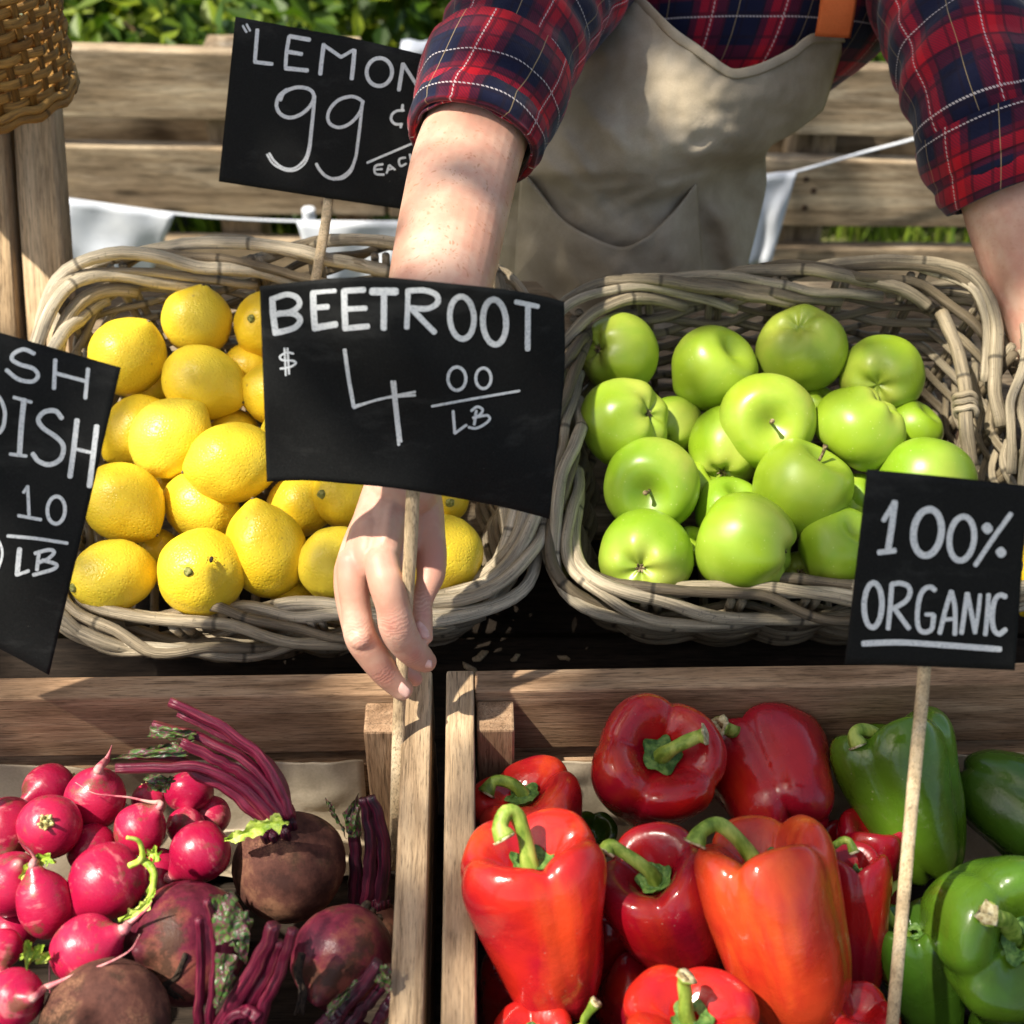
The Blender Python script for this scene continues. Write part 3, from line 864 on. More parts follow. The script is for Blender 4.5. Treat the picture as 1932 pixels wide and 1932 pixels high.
def liner(label, x0, x1, px, top, sd):
    m = MB()
    def fn(u, v):
        x = lerp(x0, x1, u)
        s = v * 0.115
        zt = top + 0.006 * N3(x * 14 + sd, sd)
        h = 0.136 + zt
        if s < h: y, z = -0.0265 - 0.006 * (s / h), zt - s
        else: y, z = -0.0325 - (s - h), -0.136
        y -= 0.010 * max(0, N3(x * 11 + sd, s * 14)) + 0.004 * max(0, N3(x * 34 + sd, s * 40))
        z += 0.004 * abs(N3(x * 21, s * 30 + sd))
        y = max(y, -0.372)
        p = Vector((px + x * cos(ROT) - y * sin(ROT), 0.694 + x * sin(ROT) + y * cos(ROT), z))
        return p, (x * 3, v)
    m.grid(fn, 70, 60)
    return m.build("paper_liner", LINER, solid=0.0008)
tag(liner("", -0.476, -0.052, -0.0565, -0.064, 3.0), "crumpled beige paper lining the left crate under the radishes", "paper liner")
tag(liner("", 0.055, 0.495, -0.0465, -0.068, 8.0), "crumpled brown paper lining the right crate under the peppers", "paper liner")

# ------------------------------------------------------------------ wooden post at the left
post = thing("wooden_post", "bleached wooden support made of slanted boards under the rattan basket", "wooden post", P(40, 640, 1.34))
def pboard(a, b, w, t, mat, dd, name="board"):
    o = post.location
    A, B = P(a[0], a[1], dd), P(b[0], b[1], dd + 0.01)
    return board(name, A - o, B - o, w, t, (1, 0, 0.05), mat, post, 0.004, 0.002, dd * 7)
pboard((20, 40), (48, 760), metres(64, 1.33), 0.02, W_DARK, 1.375, "inner_board")
pboard((62, 60), (108, 760), metres(82, 1.33), 0.030, W_POST, 1.335)
pboard((-28, 60), (14, 760), metres(70, 1.33), 0.030, W_POST, 1.325)
pboard((-120, 60), (-90, 760), metres(90, 1.33), 0.030, W_POST, 1.345)

# ================================================================== BASKETS
def dbasket(y):                 # distance of the tilted rim plane of the willow baskets
    return 1 / lerp(1 / 1.05, 1 / 1.2, (1165 - y) / 665)

def superpath(q, s, expo=5.5):
    """point on a rounded rectangle mapped on the quad q = (BL, BR, FR, FL); s in turns"""
    a = 2 * pi * s
    c, d = cos(a), sin(a)
    k = (abs(c) ** expo + abs(d) ** expo) ** (-1 / expo)
    u, v = (c * k + 1) / 2, (d * k + 1) / 2
    return (q[3] * (1 - u) * (1 - v) + q[2] * u * (1 - v) + q[1] * u * v + q[0] * (1 - u) * v)

def willow_basket(label, quad, H, mat, rows, nstake, seed, rim_r=0.0062, rod_r=0.0042, taper=0.17, gap=0.0):
    rd = random.Random(seed)
    q = [Vector(p) for p in quad]
    cen = sum(q, Vector()) / 4
    nrm = (q[1] - q[3]).cross(q[0] - q[2]).normalized()
    if nrm.z < 0: nrm = -nrm
    base = cen - nrm * H
    t = thing("willow_basket", label, "basket", base, "willow baskets on the sloped boards")
    def wall(s, k, off=0.0):
        """k = 0 at the rim, 1 at the base"""
        sc = 1 - taper * k ** 1.15
        p = superpath(q, s)
        o = p - cen
        out = o - nrm * o.dot(nrm)
        out.normalize()
        return cen + o * sc - nrm * H * k + out * off
    # rim: overlapping strands laid one after the other
    m = MB()
    ns = 29
    prof = [(-0.013, -0.020), (-0.0125, -0.006), (-0.0075, 0.004), (0.0, 0.008), (0.0075, 0.006), (0.0135, -0.003), (0.0135, -0.015), (0.0085, -0.026), (0.002, -0.034)]
    for i in range(ns):
        s0 = (i + rd.uniform(-0.3, 0.3)) / ns
        L = rd.uniform(0.20, 0.33)
        pr = [(a + rd.gauss(0, 0.0024), b + rd.gauss(0, 0.0034)) for a, b in prof]
        n = 44
        pc = catmull(pr, n)
        pts, rr = [], []
        r0 = rim_r * rd.uniform(0.78, 1.25)
        for k in range(n):
            f = k / (n - 1)
            s = s0 + L * f
            p0 = wall(s, 0.0)
            o = p0 - cen; out = (o - nrm * o.dot(nrm)).normalized()
            w = 0.0015 * N3(s * 40, i * 3.3)
            pts.append(p0 + out * (pc[k][0] * 1.15 + w) + nrm * (pc[k][1] + w))
            rr.append(r0 * (1.0 - 0.22 * f))
        m.tube(pts, rr, 9, tint=rd.uniform(0.0, 1.0), rough=0.16, seed=i * 7.7)
    m.build("rim", mat, t)
    # stakes
    st = MB()
    for i in range(nstake):
        s = (i + 0.5) / nstake
        for dd in (-0.006, 0.006):
            pts = [wall(s + dd * 0.55, k / 7, 0.001) for k in range(8)]
            st.tube(pts, rod_r * rd.uniform(0.85, 1.0), 7, tint=rd.uniform(0.1, 0.7), rough=0.1, seed=i)
    st.build("stake", mat, t)
    # weave
    wv = MB()
    for rI in range(rows):
        k0 = 0.22 + 0.78 * (rI + 0.5) / rows
        par = rI % 2
        nseg = rd.choice((3, 4))
        a0 = rd.random()
        for sg in range(nseg):
            sA, sB = a0 + sg / nseg - 0.02, a0 + (sg + 1) / nseg + 0.02
            n = 56
            r0 = rod_r * rd.uniform(0.75, 1.15)
            ph = rd.uniform(0, 9)
            pts = []
            for j in range(n):
                s = lerp(sA, sB, j / (n - 1))
                off = (rod_r * 1.75) * sin(pi * (s * nstake - 0.5) + pi * par + pi / 2)
                pts.append(wall(s, k0 + (0.012 + gap) * N3(s * 9 + ph, rI), off))
            wv.tube(pts, [r0 * (1 - 0.15 * j / n) for j in range(n)], 7, tint=rd.uniform(0.05, 0.85), rough=0.1, seed=ph)
    wv.build("weave", mat, t)
    bs = MB()
    nb = 16
    for i in range(nb):
        f = (i + 0.5) / nb
        for (A, B) in ((lambda f: wall(0.375, 1).lerp(wall(0.125, 1), f), lambda f: wall(0.625, 1).lerp(wall(0.875, 1), f)),):
            bs.tube([A(f).lerp(B(f), j / 6) + nrm * 0.002 * (1 if (i + j) % 2 else -1) for j in range(7)], rod_r, 7, tint=rd.random())
    bs.build("base", mat, t)
    return t

QL = [P(x, y, dbasket(y)) for x, y in ((108, 492), (968, 478), (1000, 1145), (62, 1195))]
QR = [P(x, y, dbasket(y)) for x, y in ((1062, 546), (1878, 508), (2010, 1120), (1052, 1136))]
basketL = willow_basket("pale willow basket heaped with yellow lemons", QL, 0.13, WICKER, 13, 24, 11, 0.0051, 0.0038)
basketR = willow_basket("browner willow basket holding green apples", QR, 0.135, WICKER_B, 12, 22, 23, 0.0051, 0.0038, 0.16, 0.003)

# upright handle stave with a wrapped collar on the far side of the apple basket
hg = MB()
def hq(x, y, dd=0.012): return P(x, y, dbasket(y) + dd)
hg.tube(catmull([hq(1776, 590), hq(1806, 660), hq(1822, 740), hq(1822, 800), hq(1832, 880, 0.03)], 30), 0.0058, 10, tint=0.35, rough=0.14)
for k in range(3):
    c_ = hq(1821 + k, 752 + 13 * k); t_ = (hq(1824, 810) - hq(1820, 740)).normalized()
    a_ = t_.orthogonal().normalized(); b_ = t_.cross(a_)
    hg.tube([c_ + (a_ * cos(q * 2 * pi / 20) + b_ * sin(q * 2 * pi / 20)) * 0.0078 + t_ * 0.001 * sin(q) for q in range(21)], 0.0028, 7, False, tint=0.5 + 0.15 * k, rough=0.15)
hg.build("handle_stave", WICKER_B, basketR)

# rattan basket, top left
rb_c = P(-74, 60, 1.20)
rb = thing("rattan_basket", "golden brown woven rattan basket at the top of the wooden post", "basket", P(-66, 212, 1.20))
RR = metres(188, 1.20)
zb = P(-66, 212, 1.20).z
rdm = random.Random(5)
def rpt(a, z, off=0.0):
    h = (z - zb)
    r = (RR + off) * (0.955 + 0.045 * smooth(h / 0.03)) * (1 + 0.02 * h / 0.2)
    return Vector((rb_c.x + r * cos(a), rb_c.y + r * sin(a), z))
wv = MB()
nst = 34
for rI in range(22):
    z = zb + 0.004 + rI * 0.0096
    par = rI % 2
    n = nst * 4
    pts = [rpt(2 * pi * j / n, z + 0.0012 * N3(j * 0.2, rI * 2.0), 0.0022 * sin(pi * nst * (j / n) + pi * par)) for j in range(n + 1)]
    wv.tube(pts, [(0.0041, 0.0011)] * len(pts), 8, False, tint=rdm.uniform(0.2, 0.95), ref=(0, 0, 1), rough=0.12, seed=rI * 3.0)
wv.build("weave", RATTAN, rb)
stk = MB()
for i in range(nst):
    a = 2 * pi * (i + 0.5) / nst
    stk.tube([rpt(a, zb + 0.0005 + 0.02 * k, 0.0) for k in range(11)], [(0.0008, 0.0036)] * 11, 6, tint=rdm.uniform(0.0, 0.5), ref=(cos(a), sin(a), 0))
stk.build("stake", RATTAN, rb)
bt = MB()
for k in range(12):
    rr_ = RR * (0.96 - 0.08 * k)
    bt.tube([Vector((rb_c.x + rr_ * cos(2 * pi * j / 60), rb_c.y + rr_ * sin(2 * pi * j / 60), zb + 0.0015 * sin(j * 1.6 + k * pi))) for j in range(61)], 0.0048, 7, False, tint=rdm.random())
for off, dz in ((0.004, 0.0), (0.003, 0.007)):
    bt.tube([rpt(2 * pi * j / 80, zb + dz + 0.002 * sin(j * 1.2), off) for j in range(81)], 0.004, 7, False, tint=rdm.uniform(0.4, 0.9))
bt.build("base", RATTAN, rb)

# ================================================================== FRUIT
def axis_matrix(z, spin):
    z = z.normalized()
    x = z.orthogonal().normalized()
    x = Matrix.Rotation(spin, 3, z) @ x
    return Matrix((x, z.cross(x), z)).transposed()

def place(mb, name, mat, c, R):
    """mb is in local axes; the object keeps those axes so its pattern follows its shape"""
    ob = mb.build(name, mat, None, True, (0, 0, 0))
    m = R.to_4x4(); m.translation = c
    ob.matrix_world = m
    bpy.context.view_layer.update()
    return ob
def child(mb, name, mat, parent):
    """mb in the local axes of the parent"""
    ob = mb.build(name, mat, None, True, (0, 0, 0))
    ob.parent = parent
    ob.matrix_parent_inverse = Matrix()
    return ob
def pole_dir(c, r, pole):
    ox, oy = (pole[0] - c[0]) / r, -(pole[1] - c[1]) / r
    l = sqrt(ox * ox + oy * oy)
    if l > 0.97: ox, oy = ox / l * 0.97, oy / l * 0.97
    return view_dir(ox, oy, sqrt(max(0.03, 1 - ox * ox - oy * oy)))

def lemon_mesh(a, b, sd, nip):
    m = MB()
    def fn(th, ph):
        w = 1 + 0.05 * N3(sin(th) * cos(ph) * 1.6 + sd, sin(th) * sin(ph) * 1.6, cos(th) * 1.6 + sd) + 0.012 * N3(sin(th) * cos(ph) * 5 + sd, sin(th) * sin(ph) * 5, cos(th) * 5)
        rho = b * sin(th) ** 0.94 * w if 0 < th < pi else 0.0
        z = a * 0.93 * cos(th) * w
        t2 = pi - th
        z -= nip * b * (exp(-(t2 / 0.24) ** 2) + 0.8 * exp(-(t2 / 0.55) ** 2))
        z += 0.05 * b * exp(-(th / 0.30) ** 2) - 0.05 * b * exp(-(th / 0.12) ** 2)
        return Vector((rho * cos(ph), rho * sin(ph), z))
    m.ball(fn, 44, 34)
    return m, fn(0, 0).z, fn(pi, 0).z

def lemon(cx, cy, r, pole, kind, layer, asp, label, seed):
    x, y = c3(cx, cy)
    yy = clamp((1165 - y) / 560)
    d = dbasket(y) + lerp(-0.006, 0.030, yy) + layer * 0.034
    R = metres(r * S3, d)
    dirv = pole_dir((cx, cy), r, pole) if pole else view_dir(*kind)
    z = dirv if kind != "nip" else -dirv
    a, b = R * (1 + (asp[0] - 1) * 1.5 + 0.02), R * asp[1] * 0.985
    m, zt, zn = lemon_mesh(a, b, seed * 1.7, 0.085 + 0.075 * abs(N3(seed * 2.3)))
    o = place(m, "lemon", LEMON, P(x, y, d), axis_matrix(z, seed * 2.1))
    tag(o, label, "lemon", "lemons in the left willow basket")
    if kind == "stem":
        s = MB()
        s.tube([(0, 0, zt - 0.002), (0, 0, zt + 0.0006), (0.0002, 0, zt + 0.0022), (0.0003, 0, zt + 0.0026)], [0.0040, 0.0036, 0.0031, 0.0018], 12, rough=0.25, seed=seed)
        child(s, "stem_scar", LEMON_STEM, o)
    elif kind == "nip":
        s = MB()
        s.tube([(0, 0, zn + 0.001), (0, 0, zn - 0.0005), (0, 0, zn - 0.001)], [0.0016, 0.0014, 0.0006], 8)
        child(s, "blossom_scar", FRUIT_STEM, o)
    return o

LEMONS = [
    (437, 350, 133, (515, 240), "nip", 0, (1.04, 1.0), "lemon at the back left corner of the basket, its knob turned up and right"),
    (681, 224, 121, (712, 125), "nip", 0, (0.98, 1.02), "topmost lemon at the back, left of the beetroot sign corner"),
    (925, 240, 120, (886, 231), "stem", 0, (1.0, 1.0), "lemon with its green stem end showing at the top left of the beetroot sign"),
    (702, 437, 137, (826, 497), "nip", 0, (1.08, 0.95), "large lemon in the second row with its blunt knob pointing lower right"),
    (862, 395, 98, None, (0.2, 0.6, 0.4), 1, (1.0, 1.0), "lemon half hidden behind the second row, next to the beetroot sign edge"),
    (955, 478, 118, (850, 440), "nip", 0.3, (1.04, 0.98), "lemon half covered by the left edge of the beetroot sign, below its dollar mark"),
    (480, 605, 128, (392, 690), "nip", 0.55, (1.06, 0.96), "lemon with a lumpy knob at lower left, tucked beside the radish sign"),
    (590, 633, 143, (505, 742), "stem", 0, (1.03, 0.98), "lemon in the middle whose green stem end points down and left"),
    (808, 615, 90, None, (0.3, 0.7, 0.4), 1.2, (1.0, 1.0), "lemon showing only a sliver above the big lemon by the sign"),
    (805, 712, 146, (676, 742), "nip", -0.35, (1.10, 0.97), "big lemon with a dark tipped knob pointing left, under the beetroot sign corner"),
    (425, 850, 141, (538, 950), "nip", 0, (1.07, 0.96), "lemon leaning on the radish sign with its knob at lower right"),
    (695, 865, 130, None, (0.75, -0.5, 0.35), 0.75, (1.08, 0.92), "smooth lemon lying lower between its neighbours in the middle of the heap"),
    (578, 800, 80, None, (0.2, 0.5, 0.8), 1.7, (1.0, 1.0), "shaded lemon deep in the gap in the middle left of the heap"),
    (390, 1105, 138, (290, 1138), "stem", 0, (1.07, 0.93), "front left lemon with a grey stem scar on its left side"),
    (693, 1092, 150, (680, 1082), "stem", -0.2, (0.98, 1.03), "pale sunlit lemon at the front with stem end and dark fleck facing up"),
    (918, 1018, 147, (885, 860), "nip", 0, (1.10, 0.97), "upright lemon at the front between the sunlit lemon and the fingers"),
    (1150, 1062, 127, None, (-0.3, -0.75, 0.4), 0.15, (1.02, 1.0), "front lemon partly covered by the knuckles of the hand"),
    (1035, 860, 118, None, (0.6, 0.4, 0.5), 0.7, (1.05, 0.95), "orange tinted lemon just under the lower edge of the beetroot sign"),
    (1190, 830, 110, (1125, 823), "stem", 0.25, (1.05, 1.0), "lemon with a round green stem scar left of the wrist"),
    (1530, 1030, 136, None, (0.2, 0.6, -0.5), 0.1, (1.04, 1.0), "rightmost front lemon, beside the thumb"),
    (1535, 838, 88, (1557, 852), "stem", 0.3, (1.0, 1.0), "small lemon with a green stem scar right of the wrist"),
    (548, 1010, 70, None, (0.4, 0.3, 0.5), 1.5, (1.0, 1.0), "shaded lemon in the gap above the pale sunlit lemon"),
    (1010, 1185, 75, None, (0.4, 0.6, 0.5), 1.2, (1.0, 1.0), "lemon deep behind the front rim, left of the fingers"),
    (530, 450, 95, None, (0.5, 0.2, 0.5), 1.3, (1.0, 1.0), "shadowed lemon in the gap below the back left lemon"),
]
LEMONS += [(x_, y_, 122, None, (0.4 - 0.1 * k_, 0.6, 0.3), 0.5, (1.05, 0.97), "lemon hidden behind the beetroot sign") for k_, (x_, y_) in enumerate(((1090, 300), (1300, 330), (1010, 640), (1210, 560), (1430, 470), (1400, 690)))]
for i, L in enumerate(LEMONS): lemon(*L, i + 1)
# the small fly on the sunlit lemon
_x, _y = c3(729, 1047)
fl = MB()
fo = P(_x, _y, dbasket(_y) - 0.006 - 0.0068 - metres(150 * S3, 1.05) * 0.97)
fl.ball(lambda th, ph: fo + Vector((0.0015 * sin(th) * cos(ph), 0.0033 * cos(th), 0.0014 * sin(th) * sin(ph))), 10, 8)
for sx in (-1, 1):
    for k in range(3):
        fl.tube([fo, fo + Vector((sx * 0.0022, (k - 1) * 0.0018, 0.001)), fo + Vector((sx * 0.0035, (k - 1) * 0.003, -0.0012))], 0.0002, 4)
tag(fl.build("fly", SOIL_ROOT), "tiny dark fly sitting on the pale sunlit lemon", "fly")

def apple_mesh(R, sd, flat):
    m = MB()
    top = []
    def prof(th, ph):
        w = 1 + 0.05 * N3(sin(th) * cos(ph) * 0.9 + sd, sin(th) * sin(ph) * 0.9, cos(th) * 0.9 + sd) + 0.02 * N3(sin(th) * cos(ph) * 2.2 + sd, sin(th) * sin(ph) * 2.2, cos(th) * 2)
        rho = R * sin(th) * (1 + 0.05 * cos(th)) * w
        rho = R * (abs(sin(th)) ** 0.88) * (1 + 0.05 * cos(th)) * w
        z = R * flat * cos(th) * w
        t2 = pi - th
        z -= 0.36 * R * exp(-(th / 0.33) ** 1.6)
        z += 0.24 * R * exp(-(t2 / 0.30) ** 1.7)
        lob = 0.042 * cos(5 * ph + sd) * smooth((th - 1.6) / 1.2)
        rho *= 1 + lob
        z -= R * lob * 0.9
        return Vector((rho * cos(ph), rho * sin(ph), z))
    b = len(m.v)
    m.ball(prof, 46, 36)
    for i, v in enumerate(m.v):
        rr_ = sqrt(v.x ** 2 + v.y ** 2) / R
        m.tint[i] = 0.5 + 0.5 * exp(-(rr_ / (0.20 if v.z > 0 else 0.12)) ** 2)
    return m, prof(0, 0).z, prof(pi, 0).z

def apple(cx, cy, r, pole, kind, layer, flat, label, seed):
    x, y = c4(cx, cy)
    yy = clamp((1165 - y) / 560)
    d = dbasket(y) + lerp(0.0, 0.034, yy) + layer * 0.034
    R = metres(r * S4, d) * 1.06
    flat = flat * (1 + 0.10 * N3(seed * 4.7))
    dirv = pole_dir((cx, cy), r, pole) if pole else view_dir(*kind)
    z = -dirv if kind == "calyx" else dirv
    m, zt, zb_ = apple_mesh(R, seed * 1.9, flat)
    o = place(m, "apple", APPLE, P(x, y, d), axis_matrix(z, seed * 1.3))
    tag(o, label, "apple", "green apples in the right willow basket")
    if kind == "stem":
        s = MB()
        h = R * (0.30 + 0.12 * (seed % 3))
        s.tube(catmull([(0, 0, zt - 0.002), (0.0006, 0, zt + h * 0.5), (0.0025, 0.001, zt + h)], 8), [0.0015, 0.0013, 0.0012, 0.0012, 0.0012, 0.0013, 0.0017, 0.0021], 8, rough=0.2)
        child(s, "stem", FRUIT_STEM, o)
    elif kind == "calyx":
        s = MB()
        for k in range(6):
            a = 2 * pi * k / 6 + seed
            s.tube([(0.0005 * cos(a), 0.0005 * sin(a), zb_ + 0.001), (0.0026 * cos(a), 0.0026 * sin(a), zb_ - 0.0022), (0.0042 * cos(a + .3), 0.0042 * sin(a + .3), zb_ - 0.0030)], [(0.0007, 0.0012), (0.0006, 0.0011), (0.0002, 0.0003)], 6)
        s.ball(lambda th, ph: Vector((0.0022 * sin(th) * cos(ph), 0.0022 * sin(th) * sin(ph), zb_ - 0.0004 - 0.001 * cos(th))), 8, 6)
        child(s, "calyx", FRUIT_STEM, o)
    return o

APPLES = [
    (378, 402, 146, (262, 392), "calyx", 0, 0.90, "back left apple with its dark blossom end on the left side"),
    (738, 464, 156, (820, 385), (0.4, 0.5, 0.75), 0, 0.98, "squarish apple in the back row with a glossy shoulder, second from the left"),
    (1077, 385, 162, None, (0.2, -0.55, -0.7), 0, 0.92, "round smooth apple highest in the back row with no stem in sight"),
    (1385, 490, 150, None, (0.35, 0.4, -0.8), 0.25, 0.90, "broad apple at the right end of the back row"),
    (402, 672, 169, (520, 626), "calyx", -0.1, 0.93, "apple with a brown speck and its blossom end at upper right, on the left side"),
    (585, 680, 105, None, (0.4, 0.5, -0.6), 0.95, 1.0, "shaded apple half hidden right of the speckled apple"),
    (795, 760, 142, (762, 872), "calyx", 0.62, 1.0, "apple in shade behind the stem up apple, its blossom end pointing down"),
    (948, 665, 177, (940, 684), "stem", -0.25, 0.88, "central apple with its deep stem pit and short stem facing the viewer"),
    (1300, 690, 168, None, (-0.55, -0.65, -0.3), -0.1, 0.92, "large smooth apple right of the central stem up apple"),
    (1135, 612, 85, None, (0.3, 0.5, 0.5), 1.2, 0.95, "apple peeking out between the central apple and the large smooth apple"),
    (1510, 690, 105, None, (0.4, 0.5, 0.3), 0.9, 0.95, "apple half hidden at the far right behind the large smooth apple"),
    (1560, 905, 176, None, (0.25, 0.8, -0.5), 0.3, 0.88, "wide apple just above the organic sign"),
    (505, 908, 174, (474, 948), "stem", -0.1, 0.92, "apple on the left with a long brown stem leaning up and left"),
    (680, 915, 92, None, (0.5, 0.4, 0.3), 1.0, 0.95, "apple hidden right of the long stemmed apple"),
    (800, 1010, 125, None, (0.2, 0.6, 0.5), 0.7, 0.95, "apple with a bright sunlit top, behind the front wide apple"),
    (1080, 920, 180, (1160, 775), "stem", -0.35, 0.95, "big raised apple with its stem tip at the upper right edge"),
    (1305, 960, 90, None, (0.3, 0.3, 0.4), 1.2, 0.95, "dark shaded apple left of the top corner of the organic sign"),
    (480, 1185, 172, (440, 1233), "calyx", 0, 0.90, "front left apple with its star shaped blossom end facing the viewer"),
    (862, 1130, 186, (1030, 1180), "calyx", -0.25, 1.02, "wide front apple lying on its side with the blossom end at right"),
    (1225, 1145, 148, None, (0.3, 0.5, 0.6), 0.1, 0.95, "front apple cut off by the left edge of the organic sign"),
    (1245, 1030, 75, None, (0.3, 0.5, 0.6), 1.1, 0.95, "small visible top of an apple between the raised apple and the organic sign"),
    (655, 1145, 75, None, (0.3, 0.5, 0.6), 1.1, 0.95, "apple showing as a sliver between the two front apples"),
    (1075, 1240, 75, (1060, 1245), "calyx", 1.2, 0.95, "shadowed apple deep between the wide front apple and the cut off one"),
]
for i, A in enumerate(APPLES): apple(*A, i + 1)
o_ = P(1934, 1070, 1.04)
m_, _, _ = lemon_mesh(0.032, 0.026, 3.0, 0.2)
o_ = place(m_, "lemon", LEMON, P(1962, 1078, 1.085), axis_matrix(Vector((0.2, 0.3, 0.8)), 1))
tag(o_, "yellow fruit just showing right of the organic sign", "fruit")

# ------------------------------------------------------------------ bell peppers
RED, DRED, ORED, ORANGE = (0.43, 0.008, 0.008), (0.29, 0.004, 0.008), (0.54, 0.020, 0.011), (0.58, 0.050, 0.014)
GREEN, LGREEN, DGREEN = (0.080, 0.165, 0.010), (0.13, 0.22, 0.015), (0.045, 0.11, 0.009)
PROF = [(0, 0.075), (0.22, 0.02), (0.42, 0.0), (0.62, 0.045), (0.77, 0.15), (0.88, 0.35), (0.95, 0.6), (1.0, 0.82), (0.97, 0.93), (0.84, 1.0), (0.64, 0.995), (0.46, 0.94), (0.30, 0.87), (0.15, 0.835), (0, 0.83)]
def pepper_mesh(W, L, lobes, taper, sd, groove, bend):
    m = MB()
    nv = 46
    pc = catmull(PROF, nv + 1)
    def fn(th, ph):
        j = min(nv, round(th / pi * nv))
        r, z = pc[j]
        r = max(0.0, r)
        f = j / nv
        if z < 0.9 and f < 0.6: r *= lerp(taper, 1.0, smooth(z / 0.85))
        pp = ph + 0.25 * N3(cos(ph) + sd, sin(ph) + sd)
        c = abs(cos(lobes * pp / 2 + sd))
        l = c ** 0.55
        gd = groove * (1.0 if f < 0.42 else lerp(1.0, 0.9, f)) * (0.55 + 0.45 * smooth(abs(f - 0.33) / 0.3))
        k = 1 - gd * (1 - l)
        k *= 1 + 0.10 * N3(cos(ph) * 0.9 + sd, sin(ph) * 0.9, z * 1.7 + sd) + 0.03 * N3(cos(ph) * 2.5 + sd, sin(ph) * 2.5, z * 4)
        if f < 0.30: z -= 0.10 * (l - 0.5) * smooth((0.30 - f) / 0.2) * (1 if r > 0.02 else 0.3)
        if f > 0.52: z += 0.10 * (l - 0.6) * sin(pi * clamp((f - 0.52) / 0.40))
        zz = (z - 0.5) * L
        return Vector((W * r * k * cos(ph) + bend * L * (z - 0.5) ** 2, W * r * k * sin(ph), zz))
    m.ball(fn, 64, nv)
    return m, (0.83 - 0.5) * L

def pepper(cx, cy, W, L, ax, z, colr, taper, lobes, groove, stem, label, seed, spin=None):
    """stem: list of (dx, dy in layout crop pixels from the pit, rise towards the viewer as a share of W) or None"""
    x, y = c6(cx, cy)
    d = on_z(x, y, z)
    wm, lm = metres(W * S6, d) * 1.04, metres(L * S6, d) * 1.02
    groove += 0.05
    A = view_dir(*ax)
    m, zp = pepper_mesh(wm / 2, lm, lobes, taper, seed * 1.37, groove, 0.08 * N3(seed * 3.1))
    R = axis_matrix(A, seed * 1.9 if spin is None else spin)
    o = place(m, "bell_pepper", PEPPER, P(x, y, d), R)
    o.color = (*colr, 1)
    tag(o, label, "bell pepper", "bell peppers in the right crate")
    if stem:
        inv = o.matrix_world.inverted()
        pit = Vector((0.08 * N3(seed * 3.1) * lm * 0.11, 0, zp))
        pw = o.matrix_world @ pit
        d0 = (pw - CAM).dot(FW)
        path = [pit - Vector((0, 0, 0.004))]
        for sx, sy, dz in stem:
            path.append(inv @ P(*c6(sx, sy), d0 - dz * wm))
        pts = [Vector(p) for p in catmull(path, 22)]
        rad = [wm * lerp(0.068, 0.05, smooth(k / 9)) if k < 17 else wm * lerp(0.05, 0.075, (k - 17) / 4) for k in range(22)]
        s = MB(); s.tube(pts, rad, 12, rough=0.22, seed=seed)
        so = child(s, "stem", STEM, o)
        e = MB()
        tdir = (pts[-1] - pts[-2]).normalized()
        e.tube([pts[-1] - tdir * 0.0006, pts[-1] + tdir * 0.0009, pts[-1] + tdir * 0.0004], [rad[-1] * 1.03, rad[-1] * 0.95, rad[-1] * 0.5], 12, rough=0.5, seed=seed)
        child(e, "cut_end", STEM_CUT, so)
        c = MB()
        def cal(u, v):
            a = 2 * pi * u
            rr = wm * lerp(0.05, 0.145 + 0.018 * cos(5 * a + seed) + 0.022 * N3(cos(a) * 2 + seed, sin(a) * 2), v)
            q = rr / (wm / 2)
            # follow the shoulder of the fruit
            best = 0.83
            for (r1, z1), (r2, z2) in zip(PROF[9:-1], PROF[10:]):
                if r2 <= q <= r1: best = lerp(z2, z1, (q - r2) / max(1e-6, r1 - r2))
            zz = (best - 0.5) * lm + 0.0028 + 0.0035 * (1 - v) + 0.0015 * N3(a * 3, v * 4 + seed) + 0.004 * max(0, v - 0.8)
            return Vector((pit.x + rr * cos(a), rr * sin(a), zz)), (u, v)
        c.grid(cal, 40, 8, close_u=True)
        child(c, "calyx", CALYX, o)
    return o

